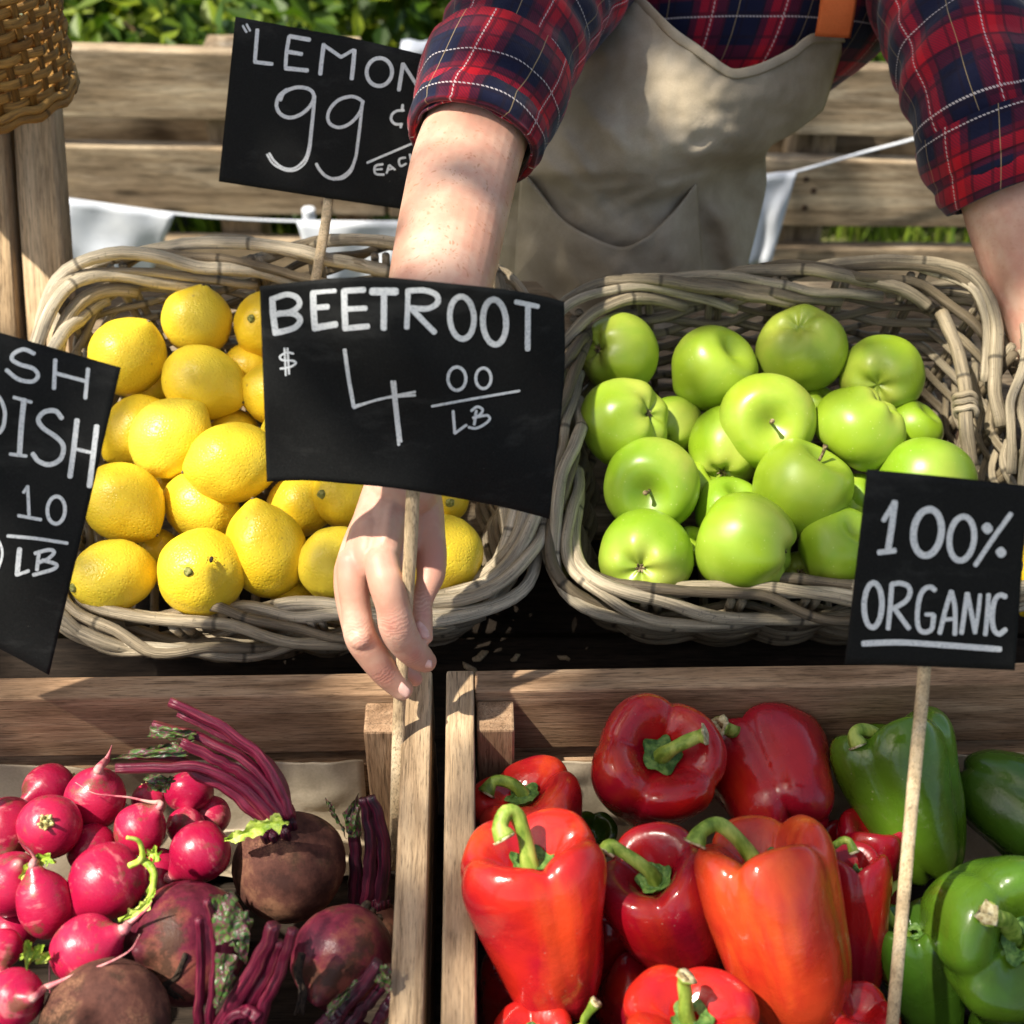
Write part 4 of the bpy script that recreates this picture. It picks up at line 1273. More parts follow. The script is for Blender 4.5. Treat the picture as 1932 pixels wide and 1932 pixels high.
PEPPERS = [
    (715, 385, 405, 430, (0.10, 0.50, 0.86), -0.040, RED, 0.86, 4, 0.13, [(768, 312, 0.16), (820, 285, 0.22), (865, 264, 0.25), (892, 258, 0.27)], "deep red bell pepper seen from above, its green stem bending right, against the crate back"),
    (1120, 420, 425, 380, (-0.16, 0.50, -0.85), -0.050, RED, 0.92, 3, 0.22, [(1020, 262, 0.1), (975, 244, 0.3), (936, 226, 0.42)], "red bell pepper showing its creased blossom end, right of the stem up one"),
    (330, 560, 375, 310, (-0.25, 0.85, 0.35), -0.055, ORED, 0.88, 4, 0.14, [(300, 455, 0.02), (258, 416, 0.02), (205, 408, 0.02), (178, 448, 0.04)], "red bell pepper with a curled dark stem, behind the big front one at left"),
    (362, 880, 470, 600, (-0.17, 0.94, 0.30), -0.006, ORED, 0.86, 4, 0.11, [(318, 680, 0.05), (302, 600, 0.06), (280, 524, 0.08), (244, 508, 0.12), (222, 556, 0.16), (238, 596, 0.18)], "large bright red bell pepper standing at the front left with a hooked stem"),
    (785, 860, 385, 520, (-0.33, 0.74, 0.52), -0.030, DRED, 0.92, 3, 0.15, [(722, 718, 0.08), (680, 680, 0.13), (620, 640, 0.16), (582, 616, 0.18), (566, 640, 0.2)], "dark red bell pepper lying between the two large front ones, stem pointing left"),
    (1140, 895, 450, 610, (-0.25, 0.95, 0.12), -0.004, ORANGE, 0.98, 4, 0.09, [(1045, 655, 0.0), (990, 588, 0.02), (930, 550, 0.03), (880, 570, 0.06), (858, 612, 0.08)], "glossy orange red bell pepper at the front centre with a long curved stem"),
    (1385, 890, 220, 480, (-0.05, 0.97, 0.2), -0.045, RED, 0.9, 3, 0.14, [(1300, 655, 0.05), (1330, 608, 0.12), (1360, 604, 0.2), (1378, 640, 0.25)], "narrow red bell pepper beside the stick of the organic sign"),
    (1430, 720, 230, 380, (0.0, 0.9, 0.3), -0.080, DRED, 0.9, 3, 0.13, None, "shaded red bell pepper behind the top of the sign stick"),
    (840, 1290, 440, 360, (0.0, 0.88, 0.46), -0.018, ORED, 0.85, 4, 0.13, [(828, 1165, 0.08), (825, 1110, 0.12), (822, 1068, 0.15), (830, 1046, 0.17)], "orange red bell pepper at the bottom edge with a dried upright stem"),
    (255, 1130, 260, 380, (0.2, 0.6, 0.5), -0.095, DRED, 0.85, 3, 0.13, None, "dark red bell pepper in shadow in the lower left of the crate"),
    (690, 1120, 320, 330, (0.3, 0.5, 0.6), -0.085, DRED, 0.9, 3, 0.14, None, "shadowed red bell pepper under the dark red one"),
    (1372, 1245, 250, 270, (0.1, 0.8, 0.4), -0.055, RED, 0.85, 4, 0.13, None, "red bell pepper at the bottom edge below the glossy orange one"),
    (335, 1300, 270, 240, (-0.1, 0.8, 0.5), -0.050, ORED, 0.88, 4, 0.13, [(480, 1215, -0.1), (500, 1180, -0.05), (535, 1130, 0.0)], "orange red bell pepper peeking in below the large front left one"),
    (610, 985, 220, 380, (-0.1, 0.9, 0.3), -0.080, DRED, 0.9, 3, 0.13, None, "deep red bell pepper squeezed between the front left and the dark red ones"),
    (1555, 470, 400, 480, (-0.28, 0.85, -0.15), -0.045, GREEN, 0.78, 4, 0.15, [(1484, 292, 0.16), (1452, 256, 0.20), (1404, 240, 0.23), (1378, 256, 0.26), (1392, 292, 0.28)], "green bell pepper with a yellowish flank behind the stick of the organic sign"),
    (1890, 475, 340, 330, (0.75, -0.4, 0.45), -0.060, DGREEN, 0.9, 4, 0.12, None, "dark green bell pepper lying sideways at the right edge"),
    (1832, 885, 500, 410, (0.20, 0.02, 0.97), -0.030, GREEN, 0.9, 4, 0.17, [(1880, 868, 0.16), (1850, 855, 0.27), (1815, 842, 0.34)], "large green bell pepper at right with its stem facing the viewer"),
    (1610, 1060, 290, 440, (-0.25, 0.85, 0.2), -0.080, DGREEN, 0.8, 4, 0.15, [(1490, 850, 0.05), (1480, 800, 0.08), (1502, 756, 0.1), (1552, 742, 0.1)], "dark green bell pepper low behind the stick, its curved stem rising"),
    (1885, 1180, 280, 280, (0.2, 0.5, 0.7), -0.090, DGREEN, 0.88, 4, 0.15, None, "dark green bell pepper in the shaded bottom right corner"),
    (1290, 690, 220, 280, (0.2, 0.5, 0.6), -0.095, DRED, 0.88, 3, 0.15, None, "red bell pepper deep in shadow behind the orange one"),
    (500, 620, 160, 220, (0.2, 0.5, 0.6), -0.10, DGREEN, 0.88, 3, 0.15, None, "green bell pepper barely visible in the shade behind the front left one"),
]
for i, Pp in enumerate(PEPPERS): pepper(*Pp, i + 1)
# loose cut stem of the hidden pepper at the bottom

# ------------------------------------------------------------------ radishes
def path5(pts, d0, dz, n=24, base=None):
    """layout points of a root or stem to 3D; dz = change of distance along it"""
    out = []
    for i, (x, y) in enumerate(pts):
        X, Y = c5(x, y)
        out.append(P(X, Y, d0 + (dz[i] if isinstance(dz, (list, tuple)) else dz * i / (len(pts) - 1))))
    return [Vector(p) for p in catmull(out, n)]

def frilly(mb, pts, w, sd):
    """a lobed young radish leaf along pts"""
    n = len(pts)
    def fn(u, v):
        f = v
        k = min(n - 1, int(f * (n - 1)))
        p = pts[k].lerp(pts[min(n - 1, k + 1)], f * (n - 1) - k)
        t = (pts[min(n - 1, k + 1)] - pts[max(0, k - 1)]).normalized()
        s = t.cross(-FW).normalized()
        lob = (0.25 + 0.55 * abs(sin(f * 11 + sd + 0.8 * N3(f * 7, sd))) + 0.5 * abs(N3(f * 23, u * 2 + sd))) * (0.25 + 0.75 * f ** 0.6) * (1 if f < 0.85 else 1.15 - f)
        a = (u - 0.5) * 2
        return p + s * a * w * lob - FW * (0.35 * w * abs(a) + 0.3 * w * N3(a * 3 + sd, f * 9)), (u, v)
    mb.grid(fn, 8, 40)

def radish(cx, cy, r, asp, z, tail, label, seed, tailpath=None, crown=None, extra=None, dz=-0.01):
    """tail: layout point of the root end (axis), tailpath the thin root; crown: layout point where the leaves were cut"""
    x, y = c5(cx, cy)
    d = on_z(x, y, z)
    R = metres(r * S5, d)
    if tail and not crown:
        q = pole_dir((cx, cy), r * 1.15, tail); A = -q
    elif crown:
        A = pole_dir((cx, cy), r, crown)
    else:
        A = view_dir(N3(seed * 3.3), 0.4 + N3(seed * 5.1), -0.6)
    m = MB()
    def fn(th, ph):
        w = 1 + 0.05 * N3(sin(th) * cos(ph) + seed, sin(th) * sin(ph), cos(th) * 1.3)
        t2 = pi - th
        rho = R * sin(th) * w * (1 + 0.04 * cos(th))
        z_ = R * asp * cos(th) * w
        z_ -= R * 0.34 * exp(-(t2 / 0.26) ** 1.6)
        rho += R * 0.05 * exp(-((t2 - 0.22) / 0.14) ** 2) * (1 if 0 < th < pi else 0)
        z_ -= R * 0.10 * exp(-(th / 0.22) ** 2)
        return Vector((rho * cos(ph), rho * sin(ph), z_))
    m.ball(fn, 36, 28)
    for i, v in enumerate(m.v):
        rr_ = sqrt(v.x ** 2 + v.y ** 2) / R
        m.tint[i] = 0.5 + (0.34 if v.z < 0 else 0.3) * exp(-(rr_ / 0.13) ** 2)
    o = place(m, "radish", RADISH, P(x, y, d), axis_matrix(A, seed * 1.7))
    tag(o, label, "radish", "radishes in the left crate")
    inv = o.matrix_world.inverted()
    zr, zc = fn(pi, 0).z, fn(0, 0).z
    if tailpath:
        pts = path5(tailpath, d, dz)
        pts = [o.matrix_world @ Vector((0, 0, zr + 0.003)), o.matrix_world @ Vector((0, 0, zr - 0.0008))] + pts
        pts = [inv @ Vector(p) for p in catmull(pts, 40)]
        s = MB(); s.tube(pts, [R * (0.10 * exp(-i / 6) + 0.055 * (1 - i / 40) + 0.010) for i in range(40)], 8, rough=0.3, seed=seed)
        child(s, "root", ROOT, o)
    if crown or not tail:
        s = MB()
        rr_ = R * 0.24
        s.tube([(0, 0, zc - 0.002), (0, 0, zc + 0.001), (0, 0, zc + 0.0028), (0.0003, 0, zc + 0.0034), (0, 0, zc + 0.0022)], [rr_ * 1.05, rr_ * 0.95, rr_ * 0.75, rr_ * 0.5, rr_ * 0.2], 14, rough=0.35, seed=seed)
        for k in range(5):
            a = k * 1.256 + seed
            s.tube([(rr_ * 0.5 * cos(a), rr_ * 0.5 * sin(a), zc), (rr_ * 0.75 * cos(a), rr_ * 0.75 * sin(a), zc + 0.004), (rr_ * 1.0 * cos(a), rr_ * 1.0 * sin(a), zc + 0.0055 + 0.002 * N3(k + seed))], [R * 0.07, R * 0.06, R * 0.045], 7)
        child(s, "crown", CROWN, o)
    for kind, pts, w in (extra or []):
        e = MB()
        pp = [inv @ p for p in path5(pts, d - R * 0.75, -0.012, 20)]
        if kind == "leaf":
            frl = MB(); frilly(frl, path5(pts, d - R * 0.85, -0.012, 20), w, seed)
            frl.v = [inv @ v for v in frl.v]
            child(frl, "leaf", SPROUT, o)
            e.tube(pp, 0.0009, 6)
        else:
            e.tube(pp, [w * lerp(1, 0.55, i / 19) for i in range(20)], 8, rough=0.2)
        child(e, "leaf_stalk", SPROUT, o)
    return o

RADISHES = [
    (215, 735, 138, 1.0, -0.020, None, "radish with its pale cut crown facing the viewer", None, (243, 690), None),
    (410, 612, 132, 1.0, -0.034, (448, 490), "radish at the back whose thick root points straight up", [(458, 450), (475, 410), (482, 385)], None, None),
    (605, 745, 112, 1.0, -0.030, (690, 655), "radish with a long thread like root trailing left over its neighbour", [(688, 632), (640, 628), (560, 610), (480, 602), (400, 590), (325, 545)], None, None),
    (815, 590, 104, 0.78, -0.045, None, "small oval radish under the beetroot stalks", None, None, None),
    (210, 575, 112, 1.0, -0.052, None, "shaded radish at the very back of the left crate", None, None, None),
    (35, 740, 125, 1.05, -0.030, (60, 850), "radish cut by the left frame edge, beside the pale crowned one", [(40, 830), (0, 838), (-60, 830)], None, None),
    (400, 835, 110, 1.0, -0.045, None, "radish half hidden behind the biggest radish", None, None, None),
    (460, 972, 164, 1.0, -0.012, (330, 1085), "biggest round radish in the middle, with a long pale root hanging down its left", [(310, 1110), (262, 1170), (225, 1250), (214, 1350), (216, 1480)], None, [("stalk", [(560, 905), (612, 870), (600, 800), (545, 782)], 0.0022), ("stalk", [(600, 870), (650, 910), (665, 960), (640, 1050), (560, 1120), (510, 1140)], 0.0026), ("leaf", [(640, 860), (665, 850), (690, 880)], 0.008), ("leaf", [(660, 940), (640, 1060), (520, 1140)], 0.0055)]),
    (865, 845, 131, 1.0, -0.022, (745, 945), "radish beside the muddy beetroot, with frilly young leaves at right", [(725, 945), (712, 950)], None, [("leaf", [(970, 790), (1040, 770), (1120, 735), (1200, 715), (1245, 720)], 0.0085)]),
    (195, 1070, 122, 1.30, -0.010, (165, 925), "elongated radish with a pale root rising from its top", [(160, 890), (130, 840), (80, 800)], None, None),
    (55, 985, 135, 1.08, -0.022, (110, 880), "radish at the left edge under the thread rooted ones", None, None, [("leaf", [(90, 960), (130, 910), (190, 870), (240, 890)], 0.006)]),
    (375, 1265, 148, 1.08, -0.008, (520, 1180), "radish whose thick root runs up to the right over a beetroot", [(545, 1160), (600, 1120), (640, 1085), (655, 1060)], None, [("leaf", [(215, 1310), (160, 1280), (95, 1290)], 0.011)]),
    (15, 1260, 82, 1.0, -0.020, (30, 1340), "small radish at the left edge above the bottom corner one", [(25, 1340), (40, 1350)], None, None),
    (60, 1475, 128, 1.0, -0.005, (165, 1440), "radish in the bottom left corner with a long root reaching right", [(190, 1435), (300, 1385), (450, 1330), (560, 1270), (603, 1200)], None, None),
    (680, 935, 105, 1.0, -0.055, None, "dark shaded radish under the radish with frilly leaves", None, None, None),
    (800, 735, 82, 1.0, -0.050, (775, 690), "shadowed radish whose root bends down to the left", [(775, 678), (720, 720), (660, 790), (622, 858)], None, None),
    (905, 690, 88, 1.0, -0.065, None, "dark radish in shade left of the beetroot crown", None, None, None),
    (645, 625, 78, 1.0, -0.060, None, "radish in shadow between the thread rooted and the oval one", None, None, None),
    (60, 1180, 105, 1.0, -0.055, None, "radish in deep shade at the left edge under the elongated one", None, None, None),
]
for i, (cx, cy, r, asp, z, tl, lab, tp, cr, ex) in enumerate(RADISHES):
    radish(cx, cy, r, asp, z, tl, lab, i + 1, tp, cr, ex)

# ------------------------------------------------------------------ beetroots
def beet(cx, cy, rx, asp, z, ax, label, seed, muddy, stems=(), leaves=(), roots=(), dark=False):
    x, y = c5(cx, cy)
    d = on_z(x, y, z)
    R = metres(rx * S5, d)
    A = view_dir(*ax)
    m = MB()
    def fn(th, ph):
        w = 1 + 0.06 * N3(sin(th) * cos(ph) + seed, sin(th) * sin(ph), cos(th) + seed) + 0.018 * N3(sin(th) * cos(ph) * 4 + seed, sin(th) * sin(ph) * 4, cos(th) * 5) + 0.008 * sin(cos(th) * 16 + N3(ph, seed)) * exp(-(th / 1.0) ** 2)
        t2 = pi - th
        rho = R * sin(th) * w
        z_ = R * asp * cos(th) * w
        z_ += R * 0.16 * exp(-(th / 0.30) ** 2)
        z_ -= R * 0.30 * exp(-(t2 / 0.20) ** 2)
        return Vector((rho * cos(ph), rho * sin(ph), z_))
    m.ball(fn, 56, 42)
    for i, v in enumerate(m.v):
        m.tint[i] = clamp(muddy + 0.25 * smooth((v.z / R - 0.2) / 0.8))
    o = place(m, "beetroot", BEET, P(x, y, d), axis_matrix(A, seed * 1.1))
    tag(o, label, "beetroot", "beetroots in the left crate")
    inv = o.matrix_world.inverted()
    top = o.matrix_world @ Vector((0, 0, fn(0, 0).z))
    cr = MB()
    for k in range(16):
        a = k * 2.4
        q = R * 0.26 * sqrt(k / 16)
        cr.tube([(q * cos(a), q * sin(a), fn(0.2, a).z - 0.004), (q * 1.15 * cos(a), q * 1.15 * sin(a), fn(0, 0).z + 0.002), (q * 1.3 * cos(a), q * 1.3 * sin(a), fn(0, 0).z + 0.006 * (0.5 + 0.5 * N3(k * 3.1)))], [0.0034, 0.003, 0.0018], 7, rough=0.3, seed=k)
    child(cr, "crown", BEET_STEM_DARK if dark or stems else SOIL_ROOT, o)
    for pts, w, dz in stems:
        s = MB()
        pp = path5(pts, d - R * dz[0], [-(R * (dz[1] - dz[0])) * i / (len(pts) - 1) for i in range(len(pts))], 26)
        pp = [inv @ (p + 0.0014 * Vector((N3(i * 0.35, w, seed), N3(i * 0.35, w + 5, seed), N3(i * 0.3, w + 9, seed)))) for i, p in enumerate(pp)]
        ww = metres(w * S5, d) / 2
        s.tube(pp, [(ww * lerp(1.35, 0.9, i / 25), ww * lerp(0.9, 0.7, i / 25)) for i in range(26)], 20, rough=0.08, seed=seed + w, ridge=0.10)
        # a groove and the open cut end
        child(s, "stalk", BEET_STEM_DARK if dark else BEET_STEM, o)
    for quad, dz, sd in leaves:
        s = MB()
        c = [c5(*p) for p in quad]
        def lf(u, v):
            X = lerp(lerp(c[0][0], c[1][0], u), lerp(c[3][0], c[2][0], u), v)
            Y = lerp(lerp(c[0][1], c[1][1], u), lerp(c[3][1], c[2][1], u), v)
            e = 1.0
            ed = min(u, 1 - u) * min(v, 1 - v) * 4
            X += 7 * N3(u * 5 + sd, v * 5) * (1 if ed < 0.4 else 0.4)
            Y += 7 * N3(u * 5, v * 5 + sd) * (1 if ed < 0.4 else 0.4)
            dd = d - R * dz + 0.005 * N3(u * 2.5 + sd, v * 2.5) + 0.0012 * N3(u * 8, v * 8 + sd) + 0.012 * (u - 0.5) ** 2
            return inv @ P(X, Y, dd), (u, v)
        s.grid(lf, 26, 26)
        child(s, "leaf_scrap", BEET_LEAF, o)
    for pts, w in roots:
        s = MB()
        for k in range(7):
            jx = [(p[0] + random.uniform(-18, 18) * j * 0.5, p[1] + random.uniform(-8, 8)) for j, p in enumerate(pts)]
            s.tube([inv @ p for p in path5(jx, d - R * 1.0, 0.004, 14)], [w * lerp(1, 0.3, i / 13) for i in range(14)], 5, rough=0.5, seed=k)
        child(s, "rootlets", SOIL_ROOT, o)
    return o

beet(1250, 905, 245, 0.92, -0.052, (-0.12, 0.72, 0.55), "muddy brown beetroot with an arching bunch of cut red stalks", 1, 0.74,
     stems=[([(1245, 690), (1215, 600), (1150, 470), (1050, 370), (900, 275), (730, 195)], 58, (0.75, 0.95)),
            ([(1225, 700), (1170, 580), (1080, 470), (960, 400), (800, 330), (660, 300)], 52, (0.8, 0.80)),
            ([(1210, 705), (1130, 590), (1030, 500), (920, 440), (780, 375)], 56, (0.85, 1.05)),
            ([(1180, 710), (1080, 600), (980, 530), (840, 478), (700, 482), (500, 485)], 54, (0.9, 1.35)),
            ([(1150, 712), (1060, 640), (960, 560), (860, 520), (760, 440), (560, 430)], 50, (0.72, 0.95)),
            ([(1250, 700), (1235, 620), (1190, 500), (1100, 420), (980, 350), (770, 240)], 46, (0.6, 0.70)),
            ([(1200, 700), (1110, 620), (1010, 590), (960, 560)], 44, (0.62, 0.75))],
     leaves=[([(650, 300), (850, 320), (830, 370), (640, 350)], 1.05, 3.0), ([(610, 400), (760, 370), (815, 430), (480, 445)], 1.2, 5.0),
             ([(620, 510), (760, 520), (720, 590), (640, 580)], 0.9, 11.0)])
beet(800, 1240, 262, 1.0, -0.034, (0.35, -0.15, -0.75), "large brown and maroon beetroot behind the upright stalks", 2, 0.32, roots=[([(800, 1290), (760, 1380), (720, 1420), (780, 1480)], 0.0016)])
beet(1480, 1300, 228, 0.98, -0.036, (0.25, 0.35, -0.75), "shiny purple beetroot at the right with dangling rootlets", 3, 0.20, roots=[([(1300, 1290), (1285, 1370), (1310, 1450), (1290, 1540)], 0.0022)])
beet(450, 1590, 282, 0.86, -0.018, (0.1, -0.3, -0.8), "pale cracked beetroot at the bottom left of the crate", 4, 0.98)
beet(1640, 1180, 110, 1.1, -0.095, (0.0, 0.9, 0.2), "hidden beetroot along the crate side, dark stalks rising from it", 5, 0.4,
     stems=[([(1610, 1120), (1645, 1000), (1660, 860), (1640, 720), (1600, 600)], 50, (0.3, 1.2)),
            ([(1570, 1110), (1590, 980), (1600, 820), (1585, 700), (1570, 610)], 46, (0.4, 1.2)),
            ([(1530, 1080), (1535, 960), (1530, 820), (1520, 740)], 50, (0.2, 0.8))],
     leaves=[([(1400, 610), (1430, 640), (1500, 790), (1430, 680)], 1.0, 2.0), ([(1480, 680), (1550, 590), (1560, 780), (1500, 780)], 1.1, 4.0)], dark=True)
beet(985, 1760, 180, 1.0, -0.060, (-0.1, 0.8, 0.5), "beetroot cut off below the frame whose red stalks stand up in the middle", 6, 0.6,
     stems=[([(852, 1640), (858, 1500), (866, 1300), (862, 1125)], 42, (0.9, 1.9)),
            ([(905, 1640), (915, 1480), (935, 1280), (915, 1160), (897, 1050)], 40, (0.9, 2.0)),
            ([(935, 1650), (1010, 1500), (1110, 1330), (1185, 1160)], 66, (0.9, 2.0)),
            ([(1010, 1650), (1080, 1500), (1160, 1360), (1205, 1230)], 46, (0.8, 1.8)),
            ([(1090, 1660), (1135, 1520), (1210, 1350), (1262, 1180)], 48, (0.9, 1.95)),
            ([(960, 1660), (990, 1560), (1060, 1530), (1110, 1560)], 60, (1.1, 1.5))],
     leaves=[([(900, 1030), (1010, 1025), (1080, 1200), (930, 1250)], 1.95, 6.0), ([(1000, 1060), (1090, 1130), (1060, 1330), (980, 1230)], 1.8, 8.0), ([(930, 1280), (1030, 1290), (1000, 1440), (925, 1520)], 1.75, 10.0)])
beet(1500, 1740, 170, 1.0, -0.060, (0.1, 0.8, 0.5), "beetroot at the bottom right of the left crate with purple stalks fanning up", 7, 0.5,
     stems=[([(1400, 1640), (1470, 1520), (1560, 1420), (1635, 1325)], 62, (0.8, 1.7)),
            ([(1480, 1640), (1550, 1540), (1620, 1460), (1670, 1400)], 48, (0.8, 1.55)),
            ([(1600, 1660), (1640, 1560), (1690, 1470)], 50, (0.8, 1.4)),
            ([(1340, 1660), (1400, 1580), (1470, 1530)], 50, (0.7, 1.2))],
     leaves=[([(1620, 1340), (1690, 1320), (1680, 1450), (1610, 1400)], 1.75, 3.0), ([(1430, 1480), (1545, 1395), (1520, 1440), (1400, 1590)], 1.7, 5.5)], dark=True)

# ================================================================== SIGNS
class Card:
    """a card whose depth over the layout is a plane plus a bend"""
    def __init__(self, pts, bend=None):
        (x0, y0, d0), (x1, y1, d1), (x2, y2, d2) = pts
        # 1/d = a + b x + c y
        M = Matrix(((1, x0, y0), (1, x1, y1), (1, x2, y2)))
        self.k = M.inverted() @ Vector((1 / d0, 1 / d1, 1 / d2))
        self.bend = bend
    def d(self, x, y):
        r = 1 / (self.k[0] + self.k[1] * x + self.k[2] * y)
        return r + (self.bend(x, y) if self.bend else 0.0)
    def p(self, x, y, lift=0.0):
        return P(x, y, self.d(x, y) - lift)

def slab(m, fn, nu, nv, th=0.0007):
    """a thin closed sheet whose face towards the reader is fn"""
    m.grid(fn, nu, nv)
    n0 = len(m.v)
    m.grid(lambda u, v: (fn(u, v)[0] + FW * th, (u, v)), nu, nv)
    w = nu + 1
    edge = [i for i in range(nu)] + [j * w + nu for j in range(nv)] + [nv * w + i for i in range(nu, 0, -1)] + [j * w for j in range(nv, 0, -1)]
    for a, b in zip(edge, edge[1:] + edge[:1]):
        m.f.append((a, b, n0 + b, n0 + a))
    return m
def card_mesh(card, top, bottom, name, parent, nu=40, nv=26, left=None, right=None):
    m = MB()
    T, B = catmull(top, nu + 1), catmull(bottom, nu + 1)
    def fn(u, v):
        i = round(u * nu)
        x, y = lerp(T[i][0], B[i][0], v), lerp(T[i][1], B[i][1], v)
        return card.p(x, y), (u, v)
    return slab(m, fn, nu, nv).build(name, CARD, parent)

def strokes(card, lst, cv, wpx, parent, seed=1):
    """hand painted letters: each stroke a ribbon of paint with ragged round ends lying on the card"""
    m = MB()
    rd = random.Random(seed)
    for si, (pts, w) in enumerate(lst):
        pts = [cv(*p) for p in pts]
        if len(pts) == 2: pts = [pts[0], ((pts[0][0] + pts[1][0]) / 2, (pts[0][1] + pts[1][1]) / 2), pts[1]]
        Ltot = sum(math.dist(a, b) for a, b in zip(pts, pts[1:]))
        n = max(6, int(Ltot / 2.0))
        c = catmull(pts, n)
        hw = w * wpx / 2
        lift0 = 0.00012 + 0.000012 * si
        rows = []
        ph = rd.uniform(0, 50)
        acc = 0.0
        def row(cx, cy, tx, ty, half, l):
            nx, ny = -ty, tx
            r = []
            for k in range(5):
                a = (k / 2 - 1)
                e = half * (1 + (0.10 * N3(cx * 0.5, cy * 0.5, ph + k * 9) if k in (0, 4) else 0))
                r.append(m.vert(card.p(cx + nx * a * e, cy + ny * a * e, l + (0.00003 if k == 2 else 0.00002 if k in (1, 3) else 0.0))))
            return r
        for i in range(n):
            a, b = c[max(0, i - 1)], c[min(n - 1, i + 1)]
            tx, ty = b[0] - a[0], b[1] - a[1]
            L = math.hypot(tx, ty) or 1
            tx, ty = tx / L, ty / L
            lift = lift0 + 0.00004 * i / n
            wv = hw * (1 + 0.06 * N3(i * 0.12, ph))
            if i == 0:
                for q in (0.95, 0.7, 0.35):
                    rows.append(row(c[i][0] - tx * hw * q * 0.75, c[i][1] - ty * hw * q * 0.75, tx, ty, hw * sqrt(1 - q * q * 0.92), lift))
            rows.append(row(c[i][0], c[i][1], tx, ty, wv, lift))
            if i == n - 1:
                for q in (0.35, 0.7, 0.95):
                    rows.append(row(c[i][0] + tx * hw * q * 0.75, c[i][1] + ty * hw * q * 0.75, tx, ty, hw * sqrt(1 - q * q * 0.92), lift))
        for r1, r2 in zip(rows, rows[1:]):
            for k in range(4): m.f.append((r1[k], r1[k + 1], r2[k + 1], r2[k]))
    return m.build("lettering", CHALK, parent)

def ell(cx, cy, rx, ry, tilt=0.0, n=18, a0=-1.9, over=0.25):
    out = []
    for i in range(n + 1):
        a = a0 + (2 * pi + over) * i / n
        x, y = rx * cos(a), ry * sin(a)
        out.append((cx + x * cos(tilt) - y * sin(tilt), cy + x * sin(tilt) + y * cos(tilt)))
    return out
def stick(parent, pts, r, flat=0.8, sd=0):
    """a square cut wooden stick with slightly rounded edges"""
    m = MB()
    n = 30
    c = [Vector(p) for p in catmull(pts, n)]
    base = []
    u = 0
    for i in range(n):
        t = (c[min(n - 1, i + 1)] - c[max(0, i - 1)]).normalized()
        a = RT - t * RT.dot(t); a.normalize()
        b = t.cross(a)
        row = []
        for k in range(12):
            ph = 2 * pi * (k + 0.5) / 12
            q = 4.0
            kk = (abs(cos(ph)) ** q + abs(sin(ph)) ** q) ** (-1 / q)
            w = 1 + 0.06 * N3(i * 0.25 + sd, k * 0.6)
            row.append(m.vert(c[i] + (a * cos(ph) + b * sin(ph) * flat) * r * kk * w * 0.88, (i / n, k / 12)))
        base.append(row)
    for r1, r2 in zip(base, base[1:]):
        for k in range(12): m.f.append((r1[k], r1[(k + 1) % 12], r2[(k + 1) % 12], r2[k]))
    m.f.append(tuple(base[0][::-1])); m.f.append(tuple(base[-1]))
    return m.build("stick", W_STICK, parent)

